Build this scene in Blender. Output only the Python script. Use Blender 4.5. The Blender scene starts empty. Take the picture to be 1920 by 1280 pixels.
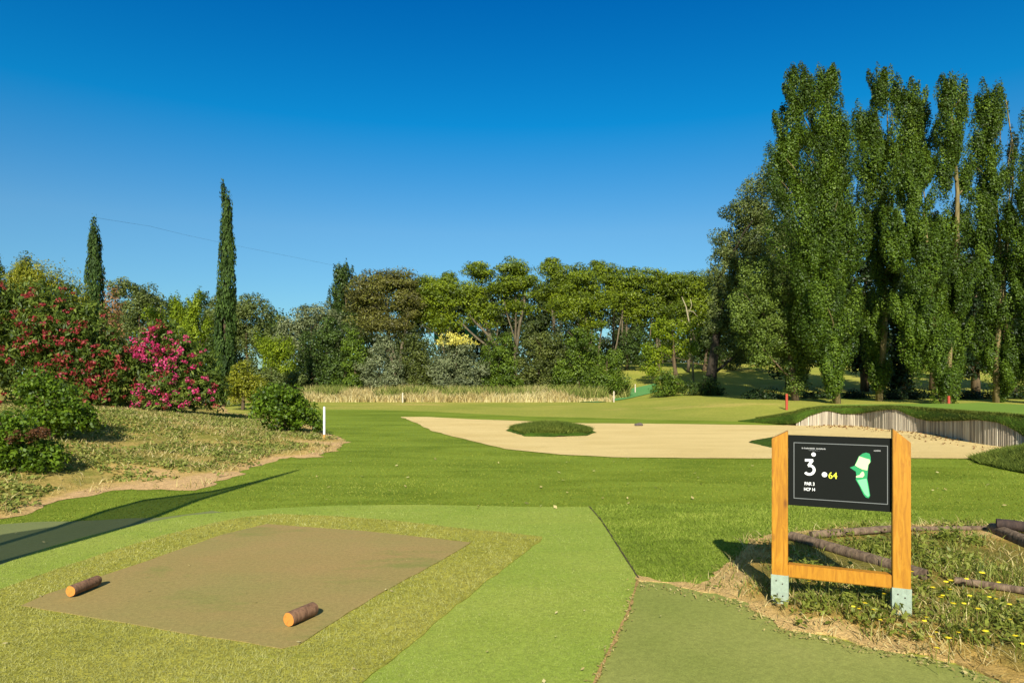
import bpy, math, random
import numpy as np
from mathutils import Vector
from mathutils.geometry import delaunay_2d_cdt

R = math.radians
random.seed(7)
rng = np.random.default_rng(7)
sc = bpy.context.scene
col = sc.collection

# ------------------------------------------------------------------ camera
F = 1280.0          # focal length in photo pixels (1920 wide)
HZ = 700.0          # horizon row
EYE = 1.6
cam = bpy.data.cameras.new('camera')
cam.lens = 24; cam.sensor_width = 36
cam.shift_y = (HZ - 640) / 1920
cam.clip_start = 0.05; cam.clip_end = 3000
camo = bpy.data.objects.new('camera', cam)
camo.location = (0, 0, EYE); camo.rotation_euler = (R(90), 0, 0)
col.objects.link(camo); sc.camera = camo

# ------------------------------------------------------------------ sun and sky
SUN_EL, SUN_AZ = 33.0, 3.5          # shadows run away from the camera, 3.5 degrees to the right
sd = Vector((math.sin(R(SUN_AZ)) * math.cos(R(SUN_EL)), math.cos(R(SUN_AZ)) * math.cos(R(SUN_EL)), -math.sin(R(SUN_EL))))
sun = bpy.data.lights.new('sun', 'SUN')
sun.energy = 5.0; sun.angle = R(0.53); sun.color = (1.0, 0.93, 0.80)
suno = bpy.data.objects.new('sun', sun)
suno.rotation_euler = sd.to_track_quat('-Z', 'Y').to_euler()
col.objects.link(suno)

w = bpy.data.worlds.new('World'); sc.world = w; w.use_nodes = True
nt = w.node_tree; nt.nodes.clear()
out = nt.nodes.new('ShaderNodeOutputWorld'); bg = nt.nodes.new('ShaderNodeBackground')
sky = nt.nodes.new('ShaderNodeTexSky'); sky.sky_type = 'NISHITA'; sky.sun_disc = False
sky.sun_elevation = R(SUN_EL); sky.sun_rotation = R(180 + SUN_AZ)
sky.air_density = 1.0; sky.dust_density = 0.25; sky.ozone_density = 2.5; sky.altitude = 150
hs = nt.nodes.new('ShaderNodeHueSaturation')
hs.inputs['Saturation'].default_value = 1.0; hs.inputs['Hue'].default_value = 0.499
tc = nt.nodes.new('ShaderNodeTexCoord'); sx = nt.nodes.new('ShaderNodeSeparateXYZ')
rp = nt.nodes.new('ShaderNodeValToRGB')       # polarised darkening in view; sky overhead warmed to offset blue shadow fill
rp.color_ramp.elements[0].position = 0.0; rp.color_ramp.elements[0].color = (0.34, 0.54, 0.63, 1)
rp.color_ramp.elements[1].position = 1.0; rp.color_ramp.elements[1].color = (1.35, 1.1, 0.65, 1)
e = rp.color_ramp.elements.new(0.50); e.color = (0.0, 0.465, 0.90, 1)
e = rp.color_ramp.elements.new(0.62); e.color = (1.0, 0.95, 0.70, 1)
e = rp.color_ramp.elements.new(0.2); e.color = (0.35, 0.66, 0.785, 1)
e = rp.color_ramp.elements.new(0.34); e.color = (0.02, 0.635, 0.93, 1)
mm = nt.nodes.new('ShaderNodeMix'); mm.data_type = 'RGBA'; mm.blend_type = 'MULTIPLY'; mm.inputs[0].default_value = 1
nt.links.new(tc.outputs['Generated'], sx.inputs[0]); nt.links.new(sx.outputs['Z'], rp.inputs[0])
nt.links.new(sky.outputs[0], hs.inputs['Color']); nt.links.new(hs.outputs[0], mm.inputs[6]); nt.links.new(rp.outputs[0], mm.inputs[7])
nt.links.new(mm.outputs[2], bg.inputs[0]); bg.inputs[1].default_value = 0.084
nt.links.new(bg.outputs[0], out.inputs[0])
sc.view_settings.view_transform = 'Standard'; sc.view_settings.look = 'None'
sc.view_settings.exposure = 0.75; sc.view_settings.gamma = 1
sc.cycles.use_adaptive_sampling = True

# ------------------------------------------------------------------ helpers
def g0(x, y, z=0.0):
    """photo pixel -> point on the plane at height z"""
    Y = (EYE - z) * F / (y - HZ)
    return ((x - 960) / F * Y, Y)

def P(x, y, Y):
    """photo pixel at distance Y -> point"""
    return ((x - 960) / F * Y, Y, EYE + (HZ - y) / F * Y)

def tag(o, label=None, cat=None, group=None, kind=None):
    if label: o['label'] = label
    if cat: o['category'] = cat
    if group: o['group'] = group
    if kind: o['kind'] = kind
    return o

def empty(name, loc, rz=0):
    o = bpy.data.objects.new(name, None); o.location = loc; o.rotation_euler = (0, 0, rz)
    o.empty_display_size = 0.2
    col.objects.link(o); return o

def link(name, me, parent=None, loc=None):
    o = bpy.data.objects.new(name, me); col.objects.link(o)
    if parent is not None: o.parent = parent
    if loc is not None: o.location = loc
    return o

def np_mesh(name, verts, faces, mat, tint=None, smooth=False):
    """faces: (n,k) int array, or list of tuples"""
    me = bpy.data.meshes.new(name)
    verts = np.asarray(verts, dtype=np.float32)
    if isinstance(faces, np.ndarray):
        n, k = faces.shape
        me.vertices.add(len(verts)); me.vertices.foreach_set('co', verts.ravel())
        me.loops.add(n * k); me.loops.foreach_set('vertex_index', faces.astype(np.int32).ravel())
        me.polygons.add(n)
        me.polygons.foreach_set('loop_start', np.arange(0, n * k, k, dtype=np.int32))
        me.polygons.foreach_set('loop_total', np.full(n, k, dtype=np.int32))
        me.update(calc_edges=True)
    else:
        me.from_pydata([tuple(map(float, v)) for v in verts], [], [tuple(map(int, f)) for f in faces]); me.update()
    if tint is not None:
        a = me.attributes.new('tint', 'FLOAT', 'FACE')
        a.data.foreach_set('value', np.asarray(tint, dtype=np.float32))
    if smooth:
        me.polygons.foreach_set('use_smooth', np.ones(len(me.polygons), dtype=bool))
    me.materials.append(mat)
    return me

def smooth01(t):
    t = np.clip(t, 0, 1); return t * t * (3 - 2 * t)

def poly_sd(poly, X, Y):
    """signed distance, positive inside"""
    X = np.asarray(X, float); Y = np.asarray(Y, float)
    d2 = np.full(X.shape, 1e18); ins = np.zeros(X.shape, bool)
    n = len(poly)
    for i in range(n):
        ax, ay = poly[i]; bx, by = poly[(i + 1) % n]
        ex, ey = bx - ax, by - ay
        t = np.clip(((X - ax) * ex + (Y - ay) * ey) / max(ex * ex + ey * ey, 1e-12), 0, 1)
        d2 = np.minimum(d2, (X - ax - t * ex) ** 2 + (Y - ay - t * ey) ** 2)
        c = ((ay > Y) != (by > Y))
        xi = ax + (Y - ay) * ex / (ey if abs(ey) > 1e-12 else 1e-12)
        ins ^= c & (X < xi)
    d = np.sqrt(d2)
    return np.where(ins, d, -d)

def vnoise(X, Y, s, seed=0):
    """cheap smooth value noise, range about -1..1"""
    X = np.asarray(X, float) / s; Y = np.asarray(Y, float) / s
    xi = np.floor(X).astype(np.int64); yi = np.floor(Y).astype(np.int64)
    fx = X - xi; fy = Y - yi
    fx = fx * fx * (3 - 2 * fx); fy = fy * fy * (3 - 2 * fy)
    def h(a, b):
        v = np.sin((a * 127.1 + b * 311.7 + seed * 74.7)) * 43758.5453
        return (v - np.floor(v)) * 2 - 1
    return ((h(xi, yi) * (1 - fx) + h(xi + 1, yi) * fx) * (1 - fy) + (h(xi, yi + 1) * (1 - fx) + h(xi + 1, yi + 1) * fx) * fy)

# ------------------------------------------------------------------ materials
def newmat(name):
    m = bpy.data.materials.new(name); m.use_nodes = True
    n = m.node_tree.nodes; n.clear()
    o = n.new('ShaderNodeOutputMaterial'); b = n.new('ShaderNodeBsdfPrincipled')
    m.node_tree.links.new(b.outputs[0], o.inputs[0])
    return m, n, m.node_tree.links, b, o

def noise(n, l, scale, detail=3, rough=0.6, vec=None, dist=0):
    t = n.new('ShaderNodeTexNoise'); t.inputs['Scale'].default_value = scale
    t.inputs['Detail'].default_value = detail; t.inputs['Roughness'].default_value = rough
    t.inputs['Distortion'].default_value = dist
    if vec is not None: l.new(vec, t.inputs['Vector'])
    return t.outputs['Fac']

def ramp(n, l, fac, stops):
    r = n.new('ShaderNodeValToRGB'); els = r.color_ramp.elements
    els[0].position, els[0].color = stops[0][0], (*stops[0][1], 1)
    els[1].position, els[1].color = stops[-1][0], (*stops[-1][1], 1)
    for p, c in stops[1:-1]:
        e = els.new(p); e.color = (*c, 1)
    l.new(fac, r.inputs[0]); return r.outputs[0]

def mix(n, l, fac, a, b, mode='MIX'):
    m = n.new('ShaderNodeMix'); m.data_type = 'RGBA'; m.blend_type = mode
    for s, v in ((m.inputs[0], fac), (m.inputs[6], a), (m.inputs[7], b)):
        if isinstance(v, (int, float)): s.default_value = v
        elif isinstance(v, tuple): s.default_value = (*v, 1)
        else: l.new(v, s)
    return m.outputs[2]

def mapped(n, l, src, scale=(1, 1, 1), rot=0):
    mp = n.new('ShaderNodeMapping'); mp.inputs['Scale'].default_value = scale
    mp.inputs['Rotation'].default_value = (0, 0, rot); l.new(src, mp.inputs['Vector']); return mp.outputs[0]

def bump(n, l, b, h, strength, dist):
    bp = n.new('ShaderNodeBump'); bp.inputs['Strength'].default_value = strength
    bp.inputs['Distance'].default_value = dist; l.new(h, bp.inputs['Height'])
    l.new(bp.outputs[0], b.inputs['Normal'])

def srgb(r, g, b, k=1.0):
    f = lambda c: (c / 255 / 12.92 if c <= 10 else ((c / 255 + .055) / 1.055) ** 2.4) * k
    return (f(r), f(g) * .99, f(b) * .82)

K = 0.70    # photo colour of a sunlit level surface -> base colour

def turf(name, base, alt, fine=150, fine_amt=0.35, patch=0.6, streak=0.0, streak_col=None, bumpd=0.01, patch_cols=None, rot=0):
    """cut turf: fibre-scale mottling, patches, mowing or brushing streaks"""
    m, n, l, b, o = newmat(name)
    tc = n.new('ShaderNodeTexCoord').outputs['Object']
    big = noise(n, l, patch, 4, 0.6, tc)
    c = ramp(n, l, big, [(0.32, base), (0.68, alt)])
    if streak:
        s = noise(n, l, 1.0, 5, 0.65, mapped(n, l, tc, (0.35, 1.2, 1), rot), 0.8)
        r = ramp(n, l, s, [(0.40, (0, 0, 0)), (0.60, (1, 1, 1))])
        mth = n.new('ShaderNodeMath'); mth.operation = 'MULTIPLY'; l.new(r, mth.inputs[0]); mth.inputs[1].default_value = streak
        c = mix(n, l, mth.outputs[0], c, streak_col)
    if patch_cols:
        thr, pc, psc = patch_cols
        s = noise(n, l, psc, 6, 0.7, mapped(n, l, tc, (0.6, 1.2, 1)), 0.3)
        c = mix(n, l, ramp(n, l, s, [(thr, (0, 0, 0)), (thr + .13, (.85, .85, .85))]), c, pc)
    f1 = noise(n, l, fine, 3, 0.7, tc); f2 = noise(n, l, fine * 0.3, 3, 0.6, tc)
    k1 = ramp(n, l, f1, [(0.3, (1 - fine_amt,) * 3), (0.7, (1 + fine_amt,) * 3)])
    k2 = ramp(n, l, f2, [(0.3, (1 - fine_amt * .6,) * 3), (0.7, (1 + fine_amt * .6,) * 3)])
    c = mix(n, l, 1.0, c, k1, 'MULTIPLY'); c = mix(n, l, 1.0, c, k2, 'MULTIPLY')
    l.new(c, b.inputs['Base Color']); b.inputs['Roughness'].default_value = 0.85
    b.inputs['Specular IOR Level'].default_value = 0.15
    ad = n.new('ShaderNodeMath'); ad.operation = 'ADD'; l.new(f1, ad.inputs[0]); l.new(f2, ad.inputs[1])
    bump(n, l, b, ad.outputs[0], 0.6, bumpd)
    return m

def leafmat(name, cols, trans=0.3, rough=0.5, spec=0.25):
    if name[3:8] != 'straw' and name[3:7] not in ('flow', 'stra', 'weed', 'rust', 'brow'): cols = [tuple(v * f for v in c) for c, f in zip([(c[0] * (.84 if name[3:9] not in ('bright', 'yellow', 'silver', 'greygr') else 1), c[1], c[2]) for c in cols], (.6, .75, .9, 1.0))]
    """cols: dark..light ramp over the per-leaf tint"""
    m, n, l, b, o = newmat(name)
    a = n.new('ShaderNodeAttribute'); a.attribute_name = 'tint'
    k = len(cols)
    c = ramp(n, l, a.outputs['Fac'], [(i / (k - 1), cc) for i, cc in enumerate(cols)])
    l.new(c, b.inputs['Base Color']); b.inputs['Roughness'].default_value = rough
    b.inputs['Specular IOR Level'].default_value = spec
    t = n.new('ShaderNodeBsdfTranslucent'); l.new(mix(n, l, 0.4, c, (0.30, 0.34, 0.03), 'MIX'), t.inputs[0])
    ms = n.new('ShaderNodeMixShader'); ms.inputs[0].default_value = trans
    l.new(b.outputs[0], ms.inputs[1]); l.new(t.outputs[0], ms.inputs[2]); l.new(ms.outputs[0], o.inputs[0])
    return m

def barkmat(name, c1, c2, scale=8):
    m, n, l, b, o = newmat(name)
    tc = n.new('ShaderNodeTexCoord').outputs['Object']
    f = noise(n, l, scale, 5, 0.7, mapped(n, l, tc, (1, 1, 0.25)), 0.5)
    l.new(ramp(n, l, f, [(0.35, c1), (0.65, c2)]), b.inputs['Base Color']); b.inputs['Roughness'].default_value = 0.9
    bump(n, l, b, f, 0.6, 0.02); return m

def plain(name, c, rough=0.6, metal=0.0, var=0.12, scale=20):
    m, n, l, b, o = newmat(name)
    tc = n.new('ShaderNodeTexCoord').outputs['Object']
    f = noise(n, l, scale, 4, 0.65, tc)
    l.new(mix(n, l, 1.0, c, ramp(n, l, f, [(0.3, (1 - var,) * 3), (0.7, (1 + var,) * 3)]), 'MULTIPLY'), b.inputs['Base Color'])
    b.inputs['Roughness'].default_value = rough; b.inputs['Metallic'].default_value = metal
    return m

M = {}
M['ground'] = turf('rough_grass', srgb(150, 160, 66, K), srgb(176, 174, 84, K), fine=30, patch=0.25, fine_amt=.25, bumpd=0.03,
                   patch_cols=(0.54, srgb(206, 184, 112, K), 0.16))
M['fairway'] = turf('fairway_turf', srgb(104, 126, 26, K), srgb(128, 146, 40, K), fine=110, fine_amt=.30, patch=0.5, streak=0.75,
                    streak_col=srgb(140, 160, 54, K), bumpd=0.012)
M['rough'] = turf('brushed_turf', srgb(128, 152, 40, K), srgb(146, 166, 58, K), fine=70, fine_amt=.42, patch=1.2, bumpd=0.018,
                  streak=0.4, streak_col=srgb(110, 138, 34, K))
M['tee'] = turf('tee_turf', srgb(150, 168, 70, K), srgb(166, 178, 84, K), fine=120, fine_amt=.26, patch=1.0, bumpd=0.008,
                streak=0.3, streak_col=srgb(132, 164, 62, K))
M['apron'] = turf('apron_turf', srgb(158, 158, 64, K), srgb(176, 170, 80, K), fine=62, fine_amt=.40, patch=0.9, bumpd=0.016,
                  patch_cols=(0.58, srgb(138, 156, 52, K), 0.9))
M['mat'] = turf('worn_mat', srgb(172, 148, 102, K), srgb(156, 148, 94, K), fine=120, fine_amt=.20, patch=0.75, bumpd=0.003,
                patch_cols=(0.55, srgb(138, 142, 80, K), 1.0), streak=0.25, streak_col=srgb(176, 142, 100, K), rot=0.3)
M['path'] = turf('path_carpet', srgb(138, 148, 76, K), srgb(156, 160, 92, K), fine=110, fine_amt=.22, patch=0.8, bumpd=0.003,
                 patch_cols=(0.6, srgb(128, 144, 66, K), 0.9))
M['greypath'] = turf('grey_carpet', srgb(134, 140, 96, K), srgb(124, 134, 88, K), fine=140, fine_amt=.14, patch=0.7, bumpd=0.003)
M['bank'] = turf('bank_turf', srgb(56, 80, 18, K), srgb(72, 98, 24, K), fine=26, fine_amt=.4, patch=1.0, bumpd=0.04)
M['green'] = turf('green_turf', srgb(120, 152, 58, K), srgb(130, 160, 66, K), fine=60, fine_amt=.15, patch=0.6)
M['teal'] = turf('teal_carpet', srgb(96, 160, 96, K), srgb(110, 165, 104, K), fine=60, fine_amt=.12, patch=0.6)

def soil(name, c_soil, c_dry, c_weed, wamt=0.5):
    m, n, l, b, o = newmat(name)
    tc = n.new('ShaderNodeTexCoord').outputs['Object']
    at = n.new('ShaderNodeAttribute'); at.attribute_name = 'edge'
    f = noise(n, l, 1.3, 6, 0.7, tc, 0.3)
    ad = n.new('ShaderNodeMath'); ad.operation = 'ADD'; l.new(f, ad.inputs[0]); l.new(at.outputs['Fac'], ad.inputs[1])
    c = ramp(n, l, ad.outputs[0], [(0.50, c_soil), (0.72, c_dry), (0.95, c_weed)])
    g = noise(n, l, 60, 4, 0.75, tc); g2 = noise(n, l, 14, 4, 0.7, tc)
    c = mix(n, l, 1, c, ramp(n, l, g, [(0.3, (.62,) * 3), (0.7, (1.35,) * 3)]), 'MULTIPLY')
    c = mix(n, l, 1, c, ramp(n, l, g2, [(0.3, (.75,) * 3), (0.7, (1.25,) * 3)]), 'MULTIPLY')
    l.new(c, b.inputs['Base Color']); b.inputs['Roughness'].default_value = 0.95
    b.inputs['Specular IOR Level'].default_value = 0.1
    bump(n, l, b, mix(n, l, 0.5, g, g2), 0.8, 0.03); return m
M['soil_left'] = soil('weedy_soil', srgb(222, 184, 142, K), srgb(204, 174, 110, K), srgb(146, 142, 72, K))
M['soil_right'] = soil('weedy_bed_soil', srgb(220, 186, 134, K), srgb(190, 158, 92, K), srgb(130, 122, 62, K))

def sandmat():
    m, n, l, b, o = newmat('bunker_sand')
    tc = n.new('ShaderNodeTexCoord').outputs['Object']
    f = noise(n, l, 0.7, 5, 0.6, mapped(n, l, tc, (.6, 1.6, 1)))
    c = ramp(n, l, f, [(0.3, srgb(232, 205, 150, K)), (0.7, srgb(250, 224, 172, K))])
    g = noise(n, l, 45, 4, 0.7, tc)
    c = mix(n, l, 1, c, ramp(n, l, g, [(0.3, (.93,) * 3), (0.7, (1.06,) * 3)]), 'MULTIPLY')
    h = noise(n, l, 5, 5, 0.7, mapped(n, l, tc, (.7, 1.6, 1)), .6)
    l.new(c, b.inputs['Base Color']); b.inputs['Roughness'].default_value = 1.0; b.inputs['Specular IOR Level'].default_value = 0.05
    bump(n, l, b, mix(n, l, 0.6, g, h), 0.8, 0.06); return m
M['sand'] = sandmat()
M['bark_pale'] = barkmat('pale_bark', srgb(74, 64, 52, .7), srgb(130, 118, 98, .7))
M['bark_black'] = barkmat('blackish_bark', srgb(40, 34, 28, .8), srgb(66, 56, 44, .8))
M['bark_dark'] = barkmat('dark_bark', srgb(70, 56, 42, .8), srgb(110, 92, 70, .8))
M['bark_poplar'] = barkmat('poplar_bark', srgb(96, 84, 52, .8), srgb(146, 130, 92, .8), 5)
M['log_bark'] = barkmat('log_bark', srgb(96, 66, 50, .8), srgb(150, 112, 90, .8), 30)
M['old_timber'] = barkmat('old_timber', srgb(84, 66, 54, .7), srgb(146, 124, 108, .7), 22)
M['char_timber'] = barkmat('dark_timber', srgb(38, 28, 28, .8), srgb(74, 58, 54, .8), 18)

# ------------------------------------------------------------------ layout polygons (metres)
def pg(px, z=0.0): return [g0(x, y, z) for x, y in px]

WEED_L = pg([(-260, 1010), (0, 976), (45, 966), (100, 944), (170, 930), (212, 920), (250, 917), (370, 920), (395, 912), (478, 875),
             (545, 858), (600, 857), (626, 846), (655, 829), (612, 812), (588, 800), (500, 783), (430, 774)]) + [(-14, 33), (-34, 38), (-40, 8), (-14, 5)]
WEED_R = pg([(1193, 1083), (1212, 1085), (1262, 1095), (1310, 1099), (1345, 1072), (1392, 1042), (1405, 1012), (1480, 1000), (1600, 990), (1680, 986), (1920, 984), (2300, 975), (2500, 1180),
             (2200, 1420), (1990, 1330), (1880, 1280), (1800, 1250), (1740, 1232), (1640, 1216), (1560, 1196), (1462, 1178), (1436, 1160), (1400, 1134), (1350, 1118), (1300, 1109), (1240, 1096), (1197, 1090)])
FAIR = pg([(-700, 1100), (-300, 1010), (0, 960), (200, 905), (430, 850), (600, 800), (560, 778), (440, 768), (640, 768), (700, 768), (820, 772),
           (980, 780), (1100, 783), (1240, 787), (1400, 790), (1480, 797), (1560, 800), (1640, 802), (1700, 812), (1800, 830), (1850, 837), (1920, 845),
           (2400, 900), (3200, 1100), (2200, 1100), (1500, 1080), (1310, 1120), (1190, 1100), (1000, 1000), (600, 990), (200, 1080), (-300, 1300)])
SAND = pg([(752, 782), (800, 782), (880, 786), (960, 789), (1100, 794), (1250, 795), (1400, 797), (1470, 798), (1492, 797), (1560, 796), (1625, 797),
           (1665, 803), (1700, 808), (1745, 812), (1790, 821), (1835, 830), (1880, 836), (1930, 842), (1960, 852), (1900, 862), (1840, 861), (1700, 859),
           (1440, 860), (1300, 860), (1150, 858), (1050, 853), (950, 842), (870, 824), (810, 808), (775, 792)])
ROUGH = pg([(1095, 951), (1180, 947), (1300, 945), (1440, 946), (1720, 958), (1740, 1010), (1500, 1030), (1420, 1060), (1330, 1112), (1195, 1090), (1150, 1018)])
TEE = pg([(-800, 1480), (-500, 1190), (-200, 1115), (0, 1062), (90, 1028), (160, 1008), (268, 983), (350, 968), (430, 961), (530, 954), (640, 949),
          (800, 948), (1000, 952), (1108, 952), (1150, 1015), (1197, 1088), (1178, 1150), (1145, 1220), (1112, 1290), (1060, 1480), (1000, 2400), (-2600, 2400)])
APRON = pg([(-700, 1330), (-300, 1200), (0, 1108), (100, 1072), (205, 1037), (300, 1008), (400, 983), (460, 972), (520, 966), (610, 969), (700, 975),
            (800, 985), (880, 995), (960, 1002), (1016, 1009), (1012, 1018), (930, 1080), (830, 1160), (700, 1268), (560, 1400), (200, 1900), (-1200, 1900)])
TMAT = pg([(38, 1141), (90, 1118), (230, 1072), (420, 1005), (500, 986), (690, 1000), (884, 1021), (850, 1042), (700, 1125), (560, 1214), (528, 1222), (330, 1190)])
PATHR = pg([(1195, 1084), (1240, 1092), (1310, 1100), (1400, 1130), (1440, 1155), (1462, 1180), (1560, 1198), (1640, 1218), (1740, 1236), (1800, 1252),
            (1880, 1284), (1990, 1335), (2200, 1420), (2300, 2400), (1000, 2400), (1060, 1480), (1112, 1290), (1145, 1220), (1178, 1150)])
GREYP = pg([(-700, 1120), (-300, 1020), (-60, 990), (0, 985), (60, 980), (160, 977), (240, 973), (300, 972), (400, 958), (430, 962), (350, 972), (268, 988), (160, 1014),
            (90, 1034), (0, 1068), (-200, 1120), (-500, 1195)])
SANDSPOT = pg([(1434, 1158), (1455, 1160), (1500, 1164), (1560, 1172), (1600, 1190), (1638, 1206), (1630, 1219), (1560, 1204), (1500, 1190), (1450, 1180)])
SANDSPOT2 = pg([(1193, 1083), (1212, 1085), (1262, 1096), (1312, 1104), (1350, 1118), (1340, 1124), (1290, 1112), (1230, 1098), (1196, 1092)])

# ------------------------------------------------------------------ terrain
def H(X, Y):
    X = np.asarray(X, float); Y = np.asarray(Y, float)
    d = poly_sd(WEED_L, X, Y)
    z = 0.62 * smooth01(d / 6.0) + np.where(d > 0, 0.05 * smooth01(d / 1.0) * vnoise(X, Y, 1.7, 3), 0)
    hr = smooth01((X - 5) / 6.0)
    z = z + hr * 0.35 * smooth01((Y - 24) / 7.0)
    z = z + smooth01((X + 2) / 10.0) * 2.3 * smooth01((Y - 38) / 34.0)
    z = z + 0.5 * smooth01((Y - 45) / 40) * smooth01((4 - X) / 20)
    z = z + smooth01((Y - 26) / 30) * 0.08 * vnoise(X, Y, 9, 5)
    r = np.hypot(X, Y)
    return z * smooth01((420 - r) / 200.0)

def Hs(x, y): return float(H(np.array([x]), np.array([y]))[0])

ang = np.concatenate([np.linspace(-180, -56, 40, endpoint=False), np.linspace(-56, 56, 440, endpoint=False), np.linspace(56, 180, 40, endpoint=False)])
rad = np.concatenate([[0.4], np.geomspace(1.0, 110, 330), np.geomspace(118, 2400, 26)])
A, Rr = np.meshgrid(np.radians(ang), rad)
GX = np.sin(A) * Rr; GY = np.cos(A) * Rr
V = np.stack([GX, GY, H(GX, GY)], -1).reshape(-1, 3)
na, nr = len(ang), len(rad)
i, j = np.meshgrid(np.arange(nr - 1), np.arange(na), indexing='ij')
j2 = (j + 1) % na
Fq = np.stack([i * na + j, (i + 1) * na + j, (i + 1) * na + j2, i * na + j2], -1).reshape(-1, 4)
V = np.vstack([V, [[0, 0, 0]]])
me = bpy.data.meshes.new('ground')
cen = len(V) - 1
nq = len(Fq)
idx = np.concatenate([Fq.ravel(), np.stack([np.full(na, cen), np.arange(na), (np.arange(na) + 1) % na], -1).ravel()]).astype(np.int32)
me.vertices.add(len(V)); me.vertices.foreach_set('co', V.astype(np.float32).ravel())
me.loops.add(len(idx)); me.loops.foreach_set('vertex_index', idx)
me.polygons.add(nq + na)
ls = np.concatenate([np.arange(nq) * 4, nq * 4 + np.arange(na) * 3]).astype(np.int32)
me.polygons.foreach_set('loop_start', ls)
me.polygons.foreach_set('loop_total', np.concatenate([np.full(nq, 4), np.full(na, 3)]).astype(np.int32))
me.update(calc_edges=True)
me.polygons.foreach_set('use_smooth', np.ones(nq + na, dtype=bool))
me.materials.append(M['ground'])
tag(link('ground', me), kind='structure')

def wobble(poly, amp, step):
    """subdivide a polygon's edges and make them slightly irregular"""
    out = []
    n = len(poly)
    for k in range(n):
        a = np.array(poly[k]); b = np.array(poly[(k + 1) % n]); L = np.linalg.norm(b - a)
        m = max(1, min(200, int(L / step)))
        nrm = np.array([-(b - a)[1], (b - a)[0]]) / max(L, 1e-9)
        for q in range(m):
            p = a + (b - a) * q / m
            o_ = (vnoise(p[0:1], p[1:2], step * 3, 11)[0] + .6 * vnoise(p[0:1], p[1:2], step * 1.1, 12)[0]) * amp
            out.append(tuple(p + nrm * o_))
    return out

def sheet(name, poly, lift, mat, step=0.3, amp=0.01, estep=0.12, skirt=0.0, hfun=None, edge_attr=False, maxr=60):
    pl = wobble(poly, amp, estep)
    hf = hfun or H
    xs = [p[0] for p in pl]; ys = [p[1] for p in pl]
    gx = np.arange(max(min(xs), -maxr), min(max(xs), maxr), step); gy = np.arange(min(ys), min(max(ys), maxr), step)
    XX, YY = np.meshgrid(gx, gy); XX = XX.ravel() + rng.uniform(-.1, .1, XX.size) * step; YY = YY.ravel() + rng.uniform(-.1, .1, YY.size) * step
    keep = poly_sd(pl, XX, YY) > step * 0.45
    pts = [Vector(p) for p in pl] + [Vector((a, b)) for a, b in zip(XX[keep], YY[keep])]
    n = len(pl)
    vo, eo, fo, *_ = delaunay_2d_cdt(pts, [], [list(range(n))], 1, 1e-5)
    vx = np.array([v[0] for v in vo]); vy = np.array([v[1] for v in vo])
    vz = hf(vx, vy) + lift
    me = bpy.data.meshes.new(name)
    me.from_pydata([(a, b, c) for a, b, c in zip(vx, vy, vz)], [], [tuple(f) for f in fo]); me.update()
    fl = np.array([p.normal.z < 0 for p in me.polygons])
    if fl.any(): me.flip_normals()
    if edge_attr:
        a = me.attributes.new('edge', 'FLOAT', 'POINT')
        a.data.foreach_set('value', edge_attr(vx, vy).astype(np.float32))
    me.polygons.foreach_set('use_smooth', np.ones(len(me.polygons), dtype=bool))
    me.materials.append(mat)
    o = link(name, me)
    if skirt:
        b = [(p[0], p[1]) for p in pl]; k = len(b)
        z = hf(np.array([p[0] for p in b]), np.array([p[1] for p in b]))
        vs = [(x, y, zz + lift) for (x, y), zz in zip(b, z)] + [(x, y, zz + lift - skirt) for (x, y), zz in zip(b, z)]
        base = len(me.vertices)
        import bmesh
        bm = bmesh.new(); bm.from_mesh(me)
        nv = [bm.verts.new(v) for v in vs]
        for q in range(k):
            q2 = (q + 1) % k
            bm.faces.new((nv[q], nv[q2], nv[k + q2], nv[k + q]))
        bm.to_mesh(me); bm.free()
    return o

def left_edge(x, y):
    d = poly_sd(WEED_L, x, y)
    e = 0.36 * smooth01(d / .7) + 0.04
    # bare sandy spots on the mound
    for (px, py, r) in ((345, 903, .72), (290, 868, .35), (640, 835, .5), (430, 888, .38), (590, 818, .4), (215, 920, .3)):
        cx, cy = g0(px, py, .05 if py > 880 else .2)
        e -= 0.40 * np.exp(-(((x - cx) / (r * 1.4)) ** 2 + ((y - cy) / (r * .8)) ** 2))
    return e
def right_edge(x, y):
    d = poly_sd(WEED_R, x, y)
    e = 0.40 * smooth01(d / 0.45) + 0.03
    for (px, py, r) in ((1480, 1176, .10), (1520, 1184, .13), (1560, 1192, .13), (1600, 1202, .12), (1370, 1090, .2), (1345, 1096, .16), (1860, 1015, .3), (1780, 1010, .25), (1700, 1130, .12)):
        cx, cy = g0(px, py)
        e -= .42 * np.exp(-(((x - cx) / r) ** 2 + ((y - cy) / (r * .8)) ** 2))
    return e

def struct(o): return tag(o, kind='structure')
struct(sheet('fairway', FAIR, 0.004, M['fairway'], step=0.5, amp=0.04, estep=0.3))
struct(sheet('rough_turf', ROUGH, 0.008, M['rough'], step=0.3, amp=0.008, skirt=0.003))
struct(sheet('grey_path', GREYP, 0.010, M['greypath'], step=0.3, amp=0.02))
struct(sheet('tee_turf', TEE, 0.014, M['tee'], step=0.3, amp=0.006, skirt=0.009))
struct(sheet('path', PATHR, 0.010, M['path'], step=0.3, amp=0.012))
struct(sheet('tee_apron', APRON, 0.019, M['apron'], step=0.3, amp=0.012, estep=.06, skirt=0.004))
tag(sheet('tee_mat', TMAT, 0.0245, M['mat'], step=0.3, amp=0.006, estep=.06, skirt=0.004), 'worn brown rectangular tee mat under the two marker logs', 'tee mat')
struct(sheet('bunker_sand', SAND, 0.016, M['sand'], step=0.4, amp=0.05, estep=0.25))
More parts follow.
